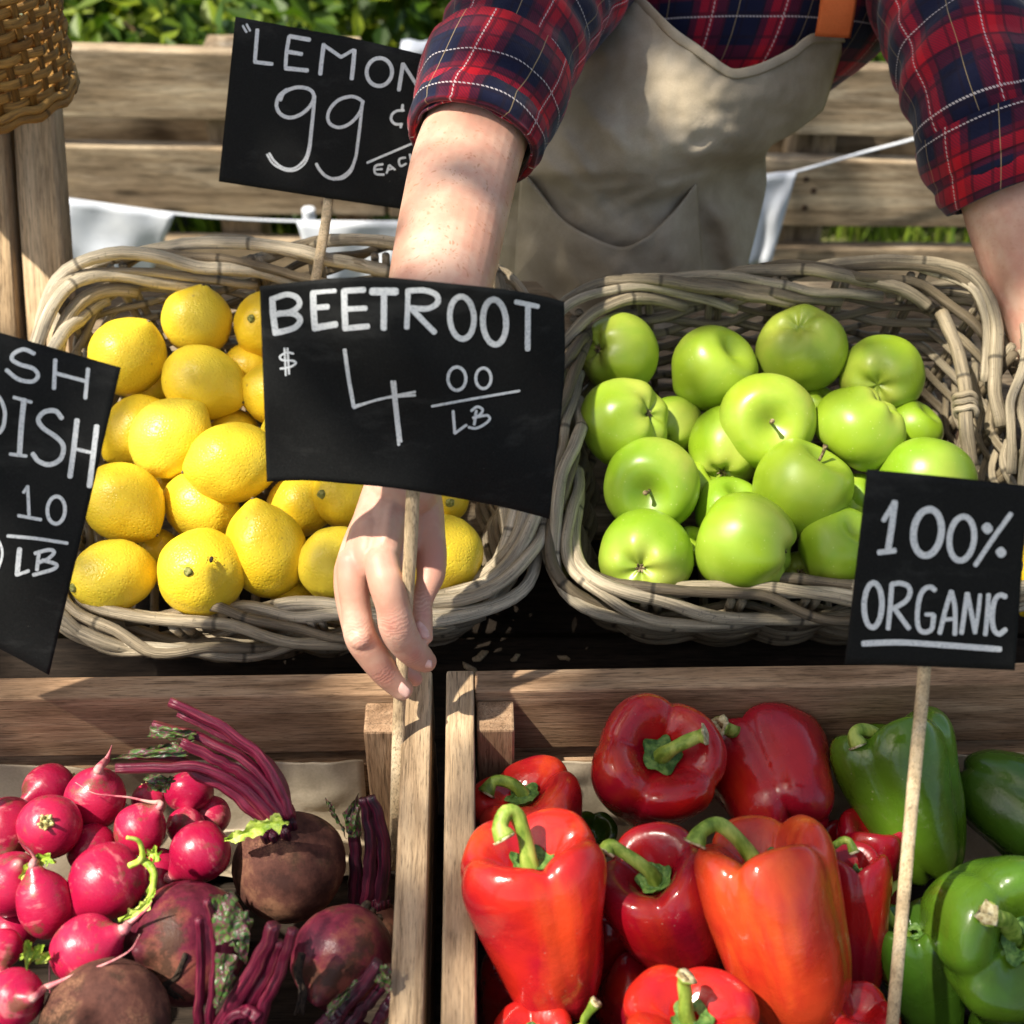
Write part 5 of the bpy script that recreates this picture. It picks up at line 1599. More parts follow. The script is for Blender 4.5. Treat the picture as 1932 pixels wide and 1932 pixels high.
# ---- LEMON sign
cvL = lambda x, y: ((x / 3.0 + 530) / 1.32505, (y / 3.0 + 20) / 1.32505)
kL = Card([(445, 30, 1.185), (845, 110, 1.175), (413, 340, 1.20)])
sgL = thing("price_sign", "black card sign for lemons at 99 cents each, half behind the plaid sleeve", "price sign", kL.p(620, 380), "black card price signs")
cor = [cvL(*p) for p in ((176, 64), (640, 150), (1100, 235), (1640, 362))]
cob = [cvL(*p) for p in ((50, 1300), (500, 1370), (960, 1440), (1510, 1520))]
card_mesh(kL, cor, cob, "card", sgL)
LS = [([(232, 135), (258, 180)], 17), ([(260, 122), (285, 170)], 17),
      ([(340, 165), (330, 290), (322, 398)], 29), ([(322, 405), (450, 420)], 28),
      ([(585, 212), (730, 238)], 32), ([(578, 215), (558, 340), (552, 440)], 28), ([(552, 452), (715, 468)], 32), ([(570, 328), (672, 345)], 30),
      ([(838, 275), (822, 400), (812, 495)], 31), ([(838, 278), (968, 368)], 26), ([(968, 368), (1060, 315)], 24), ([(1068, 318), (1060, 420), (1048, 530)], 32),
      (ell(1255, 480, 95, 105, 0.1), 29),
      ([(1432, 420), (1415, 530), (1402, 615)], 30), ([(1435, 420), (1530, 570), (1605, 690)], 26), ([(1606, 445), (1595, 560), (1585, 680)], 26),
      ([(512, 690), (545, 630), (640, 595), (730, 610), (765, 660), (740, 730), (670, 795), (590, 822), (520, 800), (485, 740), (500, 665), (560, 612)], 27),
      ([(762, 650), (756, 760), (740, 920), (722, 1060), (690, 1140), (620, 1200), (540, 1200), (470, 1150), (430, 1090)], 17),
      ([(775, 660), (765, 780), (750, 930), (735, 1060), (700, 1160), (630, 1215), (550, 1218), (460, 1170), (413, 1100)], 15),
      ([(1135, 705), (1085, 672), (1030, 665), (950, 690), (890, 750), (868, 815), (885, 868), (940, 895), (1000, 885), (1060, 845), (1110, 780), (1130, 712)], 25),
      ([(1130, 700), (1110, 880), (1090, 1040), (1075, 1130), (1040, 1210), (980, 1262), (910, 1280), (850, 1258), (805, 1210), (783, 1170)], 23),
      ([(1075, 1140), (1045, 1225), (985, 1278), (910, 1288)], 14),
      ([(1430, 728), (1425, 768)], 21), ([(1438, 768), (1385, 772), (1350, 800), (1345, 840), (1375, 870), (1425, 872)], 20), ([(1418, 868), (1416, 895)], 20),
      ([(1165, 1160), (1340, 1085), (1540, 1000)], 18),
      ([(1280, 1172), (1230, 1182), (1218, 1212), (1232, 1245), (1288, 1250)], 18), ([(1222, 1212), (1275, 1208)], 16),
      ([(1310, 1238), (1328, 1180)], 17), ([(1332, 1180), (1372, 1212)], 17), ([(1322, 1215), (1362, 1202)], 14),
      ([(1448, 1122), (1410, 1130), (1402, 1158), (1418, 1186), (1455, 1168)], 17), ([(1485, 1098), (1495, 1160)], 17), ([(1490, 1132), (1540, 1112)], 15), ([(1530, 1080), (1545, 1145)], 16)]
strokes(kL, LS, cvL, 1 / 3.975, sgL, 3)
stick(sgL, [kL.p(632, 180, -0.0060), kL.p(620, 376, -0.0060), P(597, 520, 1.175), P(588, 590, 1.185)], metres(10.5, 1.19), 0.75, 1)

# ---- BEETROOT sign
cvB = lambda x, y: ((x / 2.415 + 640) / 1.32505, (y / 2.415 + 670) / 1.32505)
def bendB(x, y):
    t = (x - 740) / 290
    return 0.020 * t * t * (1.2 if t > 0 else 0.6) + 0.006 * N3(x * 0.006, y * 0.006)
kB = Card([(490, 540, 0.792), (1065, 565, 0.790), (775, 930, 0.852)], bendB)
sgB = thing("price_sign", "black card sign lettered beetroot 4.00 per pound, held on its stick by the hand", "price sign", kB.p(775, 930), "black card price signs")
tB = [cvB(*p) for p in ((22, 110), (230, 86), (480, 60), (760, 55), (1100, 85), (1500, 128), (1740, 170), (1861, 203))]
bB = [cvB(*p) for p in ((65, 1290), (300, 1283), (520, 1300), (800, 1325), (1100, 1370), (1400, 1425), (1600, 1470), (1770, 1515))]
m = MB()
nu, nv = 56, 36
T, Bt = catmull(tB, nu + 1), catmull(bB, nu + 1)
Rt = catmull([cvB(*p) for p in ((1861, 203), (1866, 500), (1845, 860), (1808, 1230), (1770, 1515))], nv + 1)
def fnB(u, v):
    i, j = round(u * nu), round(v * nv)
    x, y = lerp(T[i][0], Bt[i][0], v), lerp(T[i][1], Bt[i][1], v)
    ex = Rt[j][0] - lerp(T[-1][0], Bt[-1][0], v)
    return kB.p(x + ex * u ** 3, y), (u, v)
slab(m, fnB, nu, nv).build("card", CARD, sgB)
BS = [([(98, 185), (105, 290), (118, 388)], 38), ([(105, 185), (185, 160), (245, 178), (262, 222), (215, 262), (130, 280)], 33), ([(135, 275), (225, 275), (266, 312), (240, 355), (180, 378), (112, 392)], 36),
      ([(345, 150), (348, 260), (356, 368)], 38), ([(340, 148), (478, 138)], 26), ([(355, 240), (432, 234)], 34), ([(352, 362), (482, 340)], 40),
      ([(532, 138), (535, 260), (540, 368)], 38), ([(535, 138), (652, 132)], 34), ([(545, 248), (662, 243)], 32), ([(535, 365), (676, 352)], 34),
      ([(700, 142), (845, 142)], 46), ([(773, 150), (771, 365)], 38),
      ([(918, 135), (915, 250), (910, 360)], 32), ([(918, 138), (1020, 136), (1090, 165), (1094, 212), (1035, 245), (930, 242)], 34), ([(945, 252), (1010, 320), (1078, 388)], 34),
      (ell(1243, 300, 73, 128, -0.06), 34), (ell(1440, 326, 70, 136, -0.06), 36),
      ([(1570, 205), (1702, 232)], 30), ([(1642, 235), (1640, 490)], 34),
      ([(225, 517), (185, 510), (145, 535), (160, 556), (220, 560), (240, 575), (205, 598), (148, 608)], 13), ([(172, 485), (180, 648)], 12), ([(190, 485), (200, 640)], 12),
      ([(535, 495), (560, 670), (590, 838)], 24), ([(590, 845), (700, 805), (800, 782), (960, 768)], 15), ([(600, 832), (780, 785), (960, 748)], 15), ([(820, 685), (840, 870), (862, 1068)], 17), ([(838, 685), (855, 870), (876, 1048)], 16),
      (ell(1213, 668, 54, 70), 19), (ell(1373, 666, 46, 62), 18),
      ([(1062, 835), (1320, 788), (1590, 742)], 15),
      ([(1190, 865), (1200, 995)], 18), ([(1200, 998), (1270, 948)], 16), ([(1330, 862), (1318, 945)], 17), ([(1300, 862), (1335, 838), (1368, 855), (1350, 888), (1310, 905)], 16), ([(1335, 900), (1395, 890), (1410, 915), (1370, 950), (1325, 968), (1285, 962)], 16)]
strokes(kB, BS, cvB, 1 / 3.2, sgB, 5)
ST_B = [kB.p(790, 600, -0.0062), kB.p(783, 800, -0.0062), P(779, 930, 0.8575), P(773, 1060, 0.884), P(764, 1180, 0.912), P(755, 1310, 0.938), P(751, 1400, 0.952), P(745, 1640, 0.962)]
stick(sgB, ST_B, metres(14.5, 0.87), 0.8, 2)

# ---- RADISH sign
cvR = lambda x, y: (x / 2.171 / 1.32505, (y / 2.171 + 810) / 1.32505)
def bendR(x, y): return 0.012 * ((y - 950) / 300) ** 2 + 0.004 * N3(x * 0.006, y * 0.006)
kR = Card([(0, 640, 0.80), (220, 690, 0.80), (60, 1230, 0.865)], bendR)
sgR = thing("price_sign", "black card sign for fresh radish at 10 a pound, cut off by the left edge", "price sign", kR.p(-60, 1200), "black card price signs")
card_mesh(kR, [cvR(*p) for p in ((-640, -140), (-200, -12), (200, 104), (655, 236))], [cvR(*p) for p in ((-900, 1330), (-500, 1520), (0, 1765), (265, 1905))], "card", sgR)
RS = [([(185, 160), (130, 138), (78, 158), (65, 192), (110, 220), (180, 242), (206, 280), (175, 312), (100, 300), (35, 250)], 22),
      ([(300, 195), (293, 350)], 22), ([(478, 245), (463, 402)], 22), ([(305, 268), (470, 312)], 20),
      ([(-60, 380), (-10, 395), (20, 450), (26, 510), (5, 580), (-60, 620)], 22),
      ([(75, 398), (170, 424)], 18), ([(130, 412), (115, 560), (106, 705)], 29), ([(55, 706), (142, 717)], 18),
      ([(335, 510), (300, 472), (240, 478), (208, 520), (235, 565), (300, 610), (343, 660), (330, 730), (270, 763), (210, 745), (178, 705)], 26),
      ([(418, 522), (400, 680), (380, 828)], 29), ([(525, 555), (505, 720), (485, 880)], 29), ([(415, 680), (490, 697)], 18),
      ([(128, 914), (150, 882)], 17), ([(150, 882), (158, 1048)], 18), ([(100, 1040), (222, 1062)], 18),
      (ell(305, 1010, 48, 74, 0.05), 20), ([(42, 1150), (200, 1165), (365, 1190)], 18),
      ([(106, 1222), (93, 1360)], 28), ([(93, 1362), (155, 1340)], 18), ([(212, 1235), (200, 1335)], 20), ([(190, 1245), (265, 1226), (294, 1240), (260, 1275), (215, 1292)], 20), ([(232, 1282), (303, 1304), (290, 1330), (182, 1362)], 20),
      ([(-40, 1140), (0, 1190), (12, 1255), (-10, 1330)], 14)]
strokes(kR, RS, cvR, 1 / 2.877, sgR, 7)
stick(sgR, [kR.p(-130, 800, -0.006), kR.p(-140, 1150, -0.006), P(-152, 1400, 0.875), P(-158, 1650, 0.90)], metres(13, 0.85), 0.8, 3)

# ---- ORGANIC sign
cvO = lambda x, y: ((x / 3.513 + 2090) / 1.32505, (y / 3.513 + 1150) / 1.32505)
kO = Card([(1636, 888, 0.752), (1940, 915, 0.748), (1750, 1260, 0.792)])
sgO = thing("price_sign", "smaller black card sign reading 100% organic on a stick before the green peppers", "price sign", kO.p(1745, 1260), "black card price signs")
card_mesh(kO, [cvO(*p) for p in ((275, 82), (740, 124), (1200, 170), (1690, 226))], [cvO(*p) for p in ((78, 1790), (560, 1806), (1060, 1826), (1570, 1848))], "card", sgO)
OS = [([(418, 530), (512, 372)], 44), ([(515, 372), (490, 580), (458, 785)], 58), ([(378, 812), (515, 795)], 50),
      (ell(803, 636, 122, 204, 0.13), 60), (ell(1105, 690, 108, 194, 0.11), 52),
      ([(1535, 475), (1380, 690), (1225, 922)], 44), ([(1318, 588), (1338, 612)], 88), ([(1440, 800), (1458, 822)], 84),
      (ell(325, 1275, 78, 196, 0.03), 48), ([(490, 1095), (475, 1300), (458, 1480)], 44), ([(490, 1092), (560, 1082), (632, 1108), (650, 1165), (612, 1240), (505, 1305)], 44), ([(515, 1305), (575, 1390), (640, 1478)], 44),
      ([(868, 1142), (830, 1116), (772, 1138), (732, 1220), (714, 1370), (728, 1480), (782, 1512), (842, 1480), (858, 1365)], 44), ([(855, 1358), (790, 1356)], 36),
      ([(912, 1520), (960, 1320), (1012, 1155)], 42), ([(1015, 1158), (1045, 1300), (1045, 1530)], 42), ([(950, 1402), (1035, 1396)], 34),
      ([(1102, 1520), (1128, 1340), (1150, 1175)], 42), ([(1155, 1175), (1190, 1350), (1222, 1515)], 42), ([(1222, 1515), (1248, 1350), (1265, 1185)], 36), ([(1340, 1185), (1330, 1350), (1312, 1532)], 42),
      ([(1488, 1200), (1440, 1186), (1392, 1240), (1372, 1380), (1388, 1490), (1432, 1528), (1488, 1490)], 46),
      ([(240, 1612), (550, 1602), (900, 1622), (1440, 1662)], 52)]
strokes(kO, OS, cvO, 1 / 4.655, sgO, 9)
stick(sgO, [kO.p(1757, 960, -0.0062), kO.p(1744, 1258, -0.0062), P(1722, 1500, 0.80), P(1690, 1860, 0.816), P(1676, 2020, 0.825)], metres(13.5, 0.8), 0.8, 4)

# ------------------------------------------------------------------ small bits lying about
def chip(x, y, d, L, w, label, mat, sd):
    c = P(x, y, d)
    R_ = random.Random(sd)
    a = Vector((R_.uniform(-1, 1), R_.uniform(-1, 1), 0.1)).normalized()
    b = a.cross(Vector((0, -0.38, 0.92))).normalized()
    m = MB()
    m.tube([c - a * L / 2, c - a * L * 0.2 + b * w * 0.3, c + a * L * 0.25, c + a * L / 2 + b * w * 0.2], [(0.0008, w * 0.3), (0.001, w * 0.55), (0.001, w * 0.5), (0.0004, w * 0.1)], 7, ref=(0, -0.38, 0.92), rough=0.3)
    tag(m.build("wood_chip", mat), label, "wood chip")
for k, (x, y, L, w, lab) in enumerate(((906, 1236, 0.016, 0.006, "pale wood chip on the dark boards right of the hand"), (886, 1262, 0.018, 0.005, "pale wood sliver standing at the crate corner gap"), (972, 1240, 0.010, 0.004, "tiny wood chip in the dark gap left of the apple basket"), (1063, 1242, 0.011, 0.004, "small straw coloured chip under the apple basket corner"))):
    v = P(x, y, 1) - CAM
    n_ = SLN; p0_ = s0 + SLU * 0.05 + SLN * 0.0105
    dd = (p0_ - CAM).dot(n_) / v.dot(n_)
    chip(x, y, dd, L, w, lab, W_STICK, k)
bk = MB()
bc = P(1868, 838, 1.245)
bk.ball(lambda th, ph: bc + Vector((0.030 * sin(th) * cos(ph), 0.022 * sin(th) * sin(ph), 0.020 * cos(th))) * (1 + 0.35 * N3(sin(th) * cos(ph) * 2.3, sin(th) * sin(ph) * 2.3, cos(th) * 2.3)), 26, 18)
tag(bk.build("bark_chunk", BARK), "dark chunk of bark behind the right side of the apple basket", "bark")

# ================================================================== PERSON
def capsule(mb, pts, rad, n=None, seg=20, ref=None):
    """rounded closed tube through pts"""
    n = n or max(8, 6 * len(pts))
    c = [Vector(p) for p in catmull(pts, n)]
    two = isinstance(rad[0], tuple)
    r = catmull([x if two else (x,) for x in rad], n)
    r = [tuple(max(1e-4, q) for q in x) for x in r]
    r = [x if two else (x[0], x[0]) for x in r]
    t0, t1 = (c[0] - c[1]).normalized(), (c[-1] - c[-2]).normalized()
    P_, R_ = [], []
    for q in (0.985, 0.86, 0.62, 0.32):
        k = sqrt(1 - q * q)
        P_.append(c[0] + t0 * min(r[0]) * q); R_.append((r[0][0] * k, r[0][1] * k))
    P_ += c; R_ += r
    for q in (0.32, 0.62, 0.86, 0.985):
        k = sqrt(1 - q * q)
        P_.append(c[-1] + t1 * min(r[-1]) * q); R_.append((r[-1][0] * k, r[-1][1] * k))
    mb.tube(P_, R_, seg, True, ref=ref)

def remeshed(mb, voxel, iters, name):
    o = mb.build(name, SKIN)
    md = o.modifiers.new("r", 'REMESH'); md.mode = 'VOXEL'; md.voxel_size = voxel
    sm = o.modifiers.new("s", 'SMOOTH'); sm.iterations = iters; sm.factor = 0.5
    dg = bpy.context.evaluated_depsgraph_get()
    me = bpy.data.meshes.new_from_object(o.evaluated_get(dg))
    bpy.data.objects.remove(o)
    return me

def pm(px, d): return metres(px, d)
# --- right arm (at the left in the view): forearm and the hand that holds the stick
ARM = MB()
fore = [(958, 110, 1.140, 86), (925, 190, 1.115, 94), (884, 290, 1.085, 102), (858, 400, 1.050, 102), (838, 500, 1.020, 100), (815, 620, 0.990, 93), (793, 740, 0.962, 82), (773, 850, 0.942, 71), (762, 920, 0.930, 68)]
capsule(ARM, [P(x, y, d) for x, y, d, r in fore], [(pm(r, d), pm(r * 0.88, d)) for x, y, d, r in fore], 60, 32, ref=RT)
def pts_h(lst): return [P(*ch(x, y), d) for x, y, d in lst]
def fingerc(lst, rads):
    capsule(ARM, pts_h(lst), [pm(r * 0.2344, l[2]) for r, l in zip(rads, lst)], 6 * len(lst) + 6, 20)
# metacarpals / back of the hand
fingerc([(640, 120, 0.934), (620, 350, 0.922), (585, 560, 0.908), (560, 760, 0.898)], [185, 170, 150, 128])
fingerc([(600, 150, 0.936), (500, 400, 0.924), (420, 580, 0.914), (345, 745, 0.908)], [190, 175, 150, 122])
fingerc([(600, 180, 0.946), (470, 420, 0.938), (370, 600, 0.932), (285, 780, 0.928)], [165, 155, 135, 108])
fingerc([(620, 230, 0.956), (480, 480, 0.955), (400, 700, 0.952), (330, 860, 0.950)], [150, 145, 125, 100])
fingerc([(700, 130, 0.936), (760, 300, 0.934), (720, 520, 0.928), (660, 700, 0.918)], [190, 170, 150, 120])
fingerc([(860, 150, 0.940), (900, 330, 0.940), (930, 500, 0.938), (960, 660, 0.934), (965, 760, 0.931)], [175, 165, 145, 128, 118])      # thumb base
fingerc([(480, 480, 0.9125), (455, 640, 0.9055), (445, 745, 0.9055), (442, 800, 0.910)], [135, 128, 108, 80])
fingerc([(760, 420, 0.944), (780, 600, 0.944), (760, 740, 0.942)], [140, 120, 80])                     # web
# tendons on the back of the hand
fingerc([(640, 260, 0.9135), (600, 480, 0.9000), (568, 690, 0.8935)], [42, 42, 24])
fingerc([(560, 300, 0.9155), (430, 540, 0.9030), (350, 680, 0.9040)], [42, 42, 24])
# fingers
fingerc([(562, 740, 0.897), (598, 900, 0.892), (650, 1080, 0.896), (684, 1235, 0.902), (735, 1350, 0.912), (825, 1455, 0.922), (885, 1505, 0.928), (915, 1525, 0.931)], [146, 146, 140, 150, 140, 124, 107, 91])
fingerc([(326, 730, 0.909), (332, 900, 0.9075), (358, 1120, 0.9095), (388, 1320, 0.911), (480, 1470, 0.918), (580, 1600, 0.927), (670, 1690, 0.934), (722, 1745, 0.937)], [132, 130, 122, 132, 126, 118, 108, 95])
fingerc([(275, 800, 0.929), (275, 950, 0.926), (310, 1150, 0.928), (370, 1330, 0.932), (500, 1470, 0.943), (680, 1570, 0.955), (800, 1640, 0.961), (830, 1665, 0.962)], [102, 100, 96, 98, 92, 86, 74, 64])
fingerc([(330, 880, 0.950), (350, 1020, 0.950), (400, 1180, 0.954), (500, 1320, 0.964), (640, 1420, 0.972), (730, 1470, 0.975)], [90, 86, 82, 78, 70, 58])
fingerc([(960, 700, 0.933), (955, 830, 0.929), (915, 960, 0.925), (885, 1060, 0.923), (885, 1170, 0.922), (905, 1275, 0.921), (922, 1330, 0.921)], [126, 118, 94, 88, 88, 72, 56])
# knuckle bumps
for x, y, d, r in ((555, 720, 0.899, 105), (315, 715, 0.908, 95), (668, 1255, 0.9005, 112), (388, 1340, 0.9055, 98), (985, 740, 0.933, 104)):
    q = P(*ch(x, y), d); rr_ = pm(r * 0.2344, d)
    ARM.ball(lambda th, ph: q + Vector((rr_ * sin(th) * cos(ph), rr_ * sin(th) * sin(ph), rr_ * cos(th))), 16, 10)
arm_me = remeshed(ARM, 0.001, 9, "arm_r")

# --- left arm (at the right in the view), hand resting on the stand outside the frame
ARM2 = MB()
f2 = [(1848, 160, 1.20, 84), (1882, 270, 1.192, 92), (1925, 390, 1.19, 104), (1965, 520, 1.185, 100), (2010, 660, 1.175, 88), (2055, 800, 1.16, 72), (2080, 880, 1.15, 66)]
capsule(ARM2, [P(x, y, d) for x, y, d, r in f2], [(pm(r, d), pm(r * 0.92, d)) for x, y, d, r in f2], 50, 28, ref=RT)
w2 = P(2085, 900, 1.148)
for k in range(4):
    sx = -0.030 + 0.020 * k
    base = [w2 + Vector((sx * 0.5, 0, 0)), w2 + Vector((sx, -0.035, -0.040)), w2 + Vector((sx * 1.1, -0.065, -0.062))]
    capsule(ARM2, base, [0.017, 0.0145, 0.0115], 20, 16)
    l = (0.9, 1.05, 1.0, 0.8)[k]
    capsule(ARM2, [base[2], base[2] + Vector((sx * 0.15, -0.030 * l, -0.010)), base[2] + Vector((sx * 0.2, -0.052 * l, -0.030)), base[2] + Vector((sx * 0.2, -0.058 * l, -0.052))], [0.0105, 0.0098, 0.0088, 0.0066], 24, 16)
capsule(ARM2, [w2 + Vector((-0.02, -0.01, -0.01)), w2 + Vector((-0.050, -0.035, -0.035)), w2 + Vector((-0.060, -0.065, -0.060)), w2 + Vector((-0.058, -0.085, -0.080))], [0.016, 0.0135, 0.0105, 0.008], 24, 16)
arm2_me = remeshed(ARM2, 0.0018, 5, "arm_l")

# --- trunk, upper arms, legs, head
BODY = MB()
def ring(x, y, d): return P(x, y, d)
HIP = P(1190, 560, 1.50)
torso = [HIP - Vector((0, 0, 0.10)), HIP, P(1215, 420, 1.47), P(1300, 230, 1.44), P(1385, 40, 1.42), P(1415, -130, 1.42), P(1425, -250, 1.43)]
capsule(BODY, torso, [(0.085, 0.075), (0.080, 0.072), (0.066, 0.066), (0.064, 0.066), (0.10, 0.080), (0.125, 0.080), (0.085, 0.060)], 44, 24, ref=RT)
SHR, SHL = P(1125, -170, 1.38), P(1760, -170, 1.40)
capsule(BODY, [P(1130, -190, 1.36), P(1070, -70, 1.27), P(1000, 20, 1.195), P(950, 120, 1.135)], [0.046, 0.042, 0.039, 0.036], 30, 20)
capsule(BODY, [P(1760, -190, 1.40), P(1785, -60, 1.32), P(1818, 60, 1.24), P(1852, 175, 1.198)], [0.046, 0.042, 0.039, 0.036], 30, 20)
capsule(BODY, [SHR, P(1280, -210, 1.42), P(1425, -235, 1.43), P(1600, -210, 1.43), SHL], [0.045, 0.058, 0.062, 0.058, 0.045], 30, 20)
for sx in (-0.06, 0.06):
    capsule(BODY, [HIP + Vector((sx, 0, -0.06)), HIP + Vector((sx * 1.1, 0.02, -0.42)), Vector((HIP.x + sx * 1.2, HIP.y + 0.06, GZ + 0.09))], [0.070, 0.052, 0.036], 40, 20)
    capsule(BODY, [Vector((HIP.x + sx * 1.2, HIP.y + 0.08, GZ + 0.045)), Vector((HIP.x + sx * 1.35, HIP.y - 0.14, GZ + 0.032))], [0.040, 0.032], 16, 16)
NECK = P(1440, -300, 1.40)
HC = NECK + Vector((0.0, -0.085, 0.115))
capsule(BODY, [P(1425, -235, 1.43), NECK, HC - Vector((0, -0.01, 0.05))], [0.060, 0.055, 0.052], 16, 18)
HM = Matrix.Rotation(radians(38), 3, 'X')
def hp(v): return HC + HM @ Vector(v)
BODY.ball(lambda th, ph: hp((0.073 * sin(th) * cos(ph), 0.090 * sin(th) * sin(ph) + 0.012 * cos(th), 0.112 * cos(th))), 28, 20)
capsule(BODY, [hp((0, -0.070, -0.045)), hp((0, -0.062, -0.088))], [0.046, 0.036], 12, 16)
capsule(BODY, [hp((0, -0.090, 0.012)), hp((0, -0.102, -0.018)), hp((0, -0.112, -0.036))], [0.009, 0.011, 0.014], 12, 12)
capsule(BODY, [hp((-0.020, -0.102, -0.068)), hp((0, -0.108, -0.066)), hp((0.020, -0.102, -0.068))], [0.007, 0.009, 0.007], 12, 10)
for s in (-1, 1):
    capsule(BODY, [hp((s * 0.074, 0.006, 0.02)), hp((s * 0.082, 0.014, 0.0)), hp((s * 0.074, 0.004, -0.03))], [0.012, 0.014, 0.009], 12, 10)
    capsule(BODY, [hp((s * 0.015, -0.088, 0.030)), hp((s * 0.034, -0.088, 0.036)), hp((s * 0.052, -0.074, 0.030))], [0.007, 0.009, 0.007], 12, 10)
body_me = remeshed(BODY, 0.006, 6, "body")

bm = bmesh.new()
for me in (body_me, arm_me, arm2_me): bm.from_mesh(me)
pme = bpy.data.meshes.new("person")
bm.to_mesh(pme); bm.free()
pme.polygons.foreach_set("use_smooth", [True] * len(pme.polygons))
for a in list(pme.attributes):
    if a.name in ("tint", "freck"): pme.attributes.remove(a)
blush = [(P(*ch(x, y), d), pm(r * 0.2344, d)) for x, y, d, r in ((300, 720, 0.90, 130), (520, 740, 0.89, 120), (650, 1265, 0.885, 120), (385, 1340, 0.89, 120), (985, 730, 0.925, 130), (905, 1150, 0.915, 70), (820, 1480, 0.91, 90), (560, 1620, 0.92, 90), (900, 1530, 0.925, 80), (850, 1660, 0.955, 90), (240, 800, 0.92, 110))]
wr_y = P(*ch(600, 300), 0.93)
tint, frk = [], []
for v in pme.vertices:
    t = 0.5
    if v.co.z < 0.30 and v.co.y < 1.0:
        for q, r in blush:
            dd = (v.co - q).length / r
            if dd < 2.2: t = max(t, 0.5 + 0.5 * exp(-dd * dd))
    tint.append(t)
    frk.append(smooth(((v.co - wr_y).dot(Vector((0.1, 0.8, 0.5))) - 0.03) / 0.16) if v.co.x < 0.02 else 0.35)
# skin creases over the finger joints
creases = [(P(*ch(665, 1262), 0.890), (P(*ch(735, 1400), 0.91) - P(*ch(620, 1080), 0.895)).normalized(), 0.0105), (P(*ch(385, 1345), 0.897), (P(*ch(470, 1470), 0.915) - P(*ch(360, 1150), 0.905)).normalized(), 0.0105),
           (P(*ch(890, 1045), 0.915), Vector((0.0, -0.2, -1)), 0.009), (P(*ch(800, 1490), 0.914), (P(*ch(885, 1505), 0.928) - P(*ch(735, 1350), 0.912)).normalized(), 0.006), (P(*ch(560, 1625), 0.920), (P(*ch(670, 1690), 0.934) - P(*ch(480, 1470), 0.918)).normalized(), 0.0065)]
cs, cm = [], []
for v in pme.vertices:
    bs_, bm_ = 0.0, 0.0
    if v.co.y < 0.80 and v.co.z < 0.12:
        for q, ax, r in creases:
            d_ = v.co - q
            k = exp(-(d_.length / r) ** 2)
            if k > bm_: bs_, bm_ = d_.dot(ax), k
    cs.append(bs_); cm.append(bm_)
pme.attributes.new("crease", 'FLOAT', 'POINT').data.foreach_set("value", cs)
pme.attributes.new("creasemask", 'FLOAT', 'POINT').data.foreach_set("value", cm)
pme.attributes.new("tint", 'FLOAT', 'POINT').data.foreach_set("value", tint)
pme.attributes.new("freck", 'FLOAT', 'POINT').data.foreach_set("value", frk)
pme.materials.clear(); pme.materials.append(SKIN)
PB = Vector((HIP.x, HIP.y, GZ))
pme.transform(Matrix.Translation(-PB))
person = bpy.data.objects.new("person", pme)
COL.objects.link(person); person.location = PB
bpy.context.view_layer.update()
tag(person, "person in red plaid shirt and khaki apron leaning over to plant the beetroot sign", "person")

# fingernails
def nail(cx, cy, d, nrm, along, L, W):
    c = P(*ch(cx, cy), d)
    n_ = nrm.normalized(); t = (along - n_ * along.dot(n_)).normalized(); s = n_.cross(t)
    m = MB()
    def fn(u, v):
        a, b = (u - 0.5) * 2, (v - 0.5) * 2
        k = (1 - 0.22 * abs(b) ** 3)
        return c + s * a * W * k + t * b * L * (1 - 0.20 * a * a * (1 if b > 0 else 0.5)) - n_ * (0.55 * W * a * a + 0.12 * L * b * b), (u, v)
    m.grid(fn, 10, 12)
    m.build("fingernail", NAIL, person, solid=0.0006)
nail(893, 1556, 0.9195, view_dir(-0.15, -0.62, 0.78), view_dir(0.95, -0.22, -0.1), 0.0060, 0.0042)
nail(712, 1772, 0.9275, view_dir(-0.25, -0.55, 0.75), view_dir(0.6, -0.65, -0.3), 0.0062, 0.0050)
nail(908, 1262, 0.9145, view_dir(0.45, 0.25, 0.85), view_dir(0.40, -0.85, 0.05), 0.0066, 0.0040)

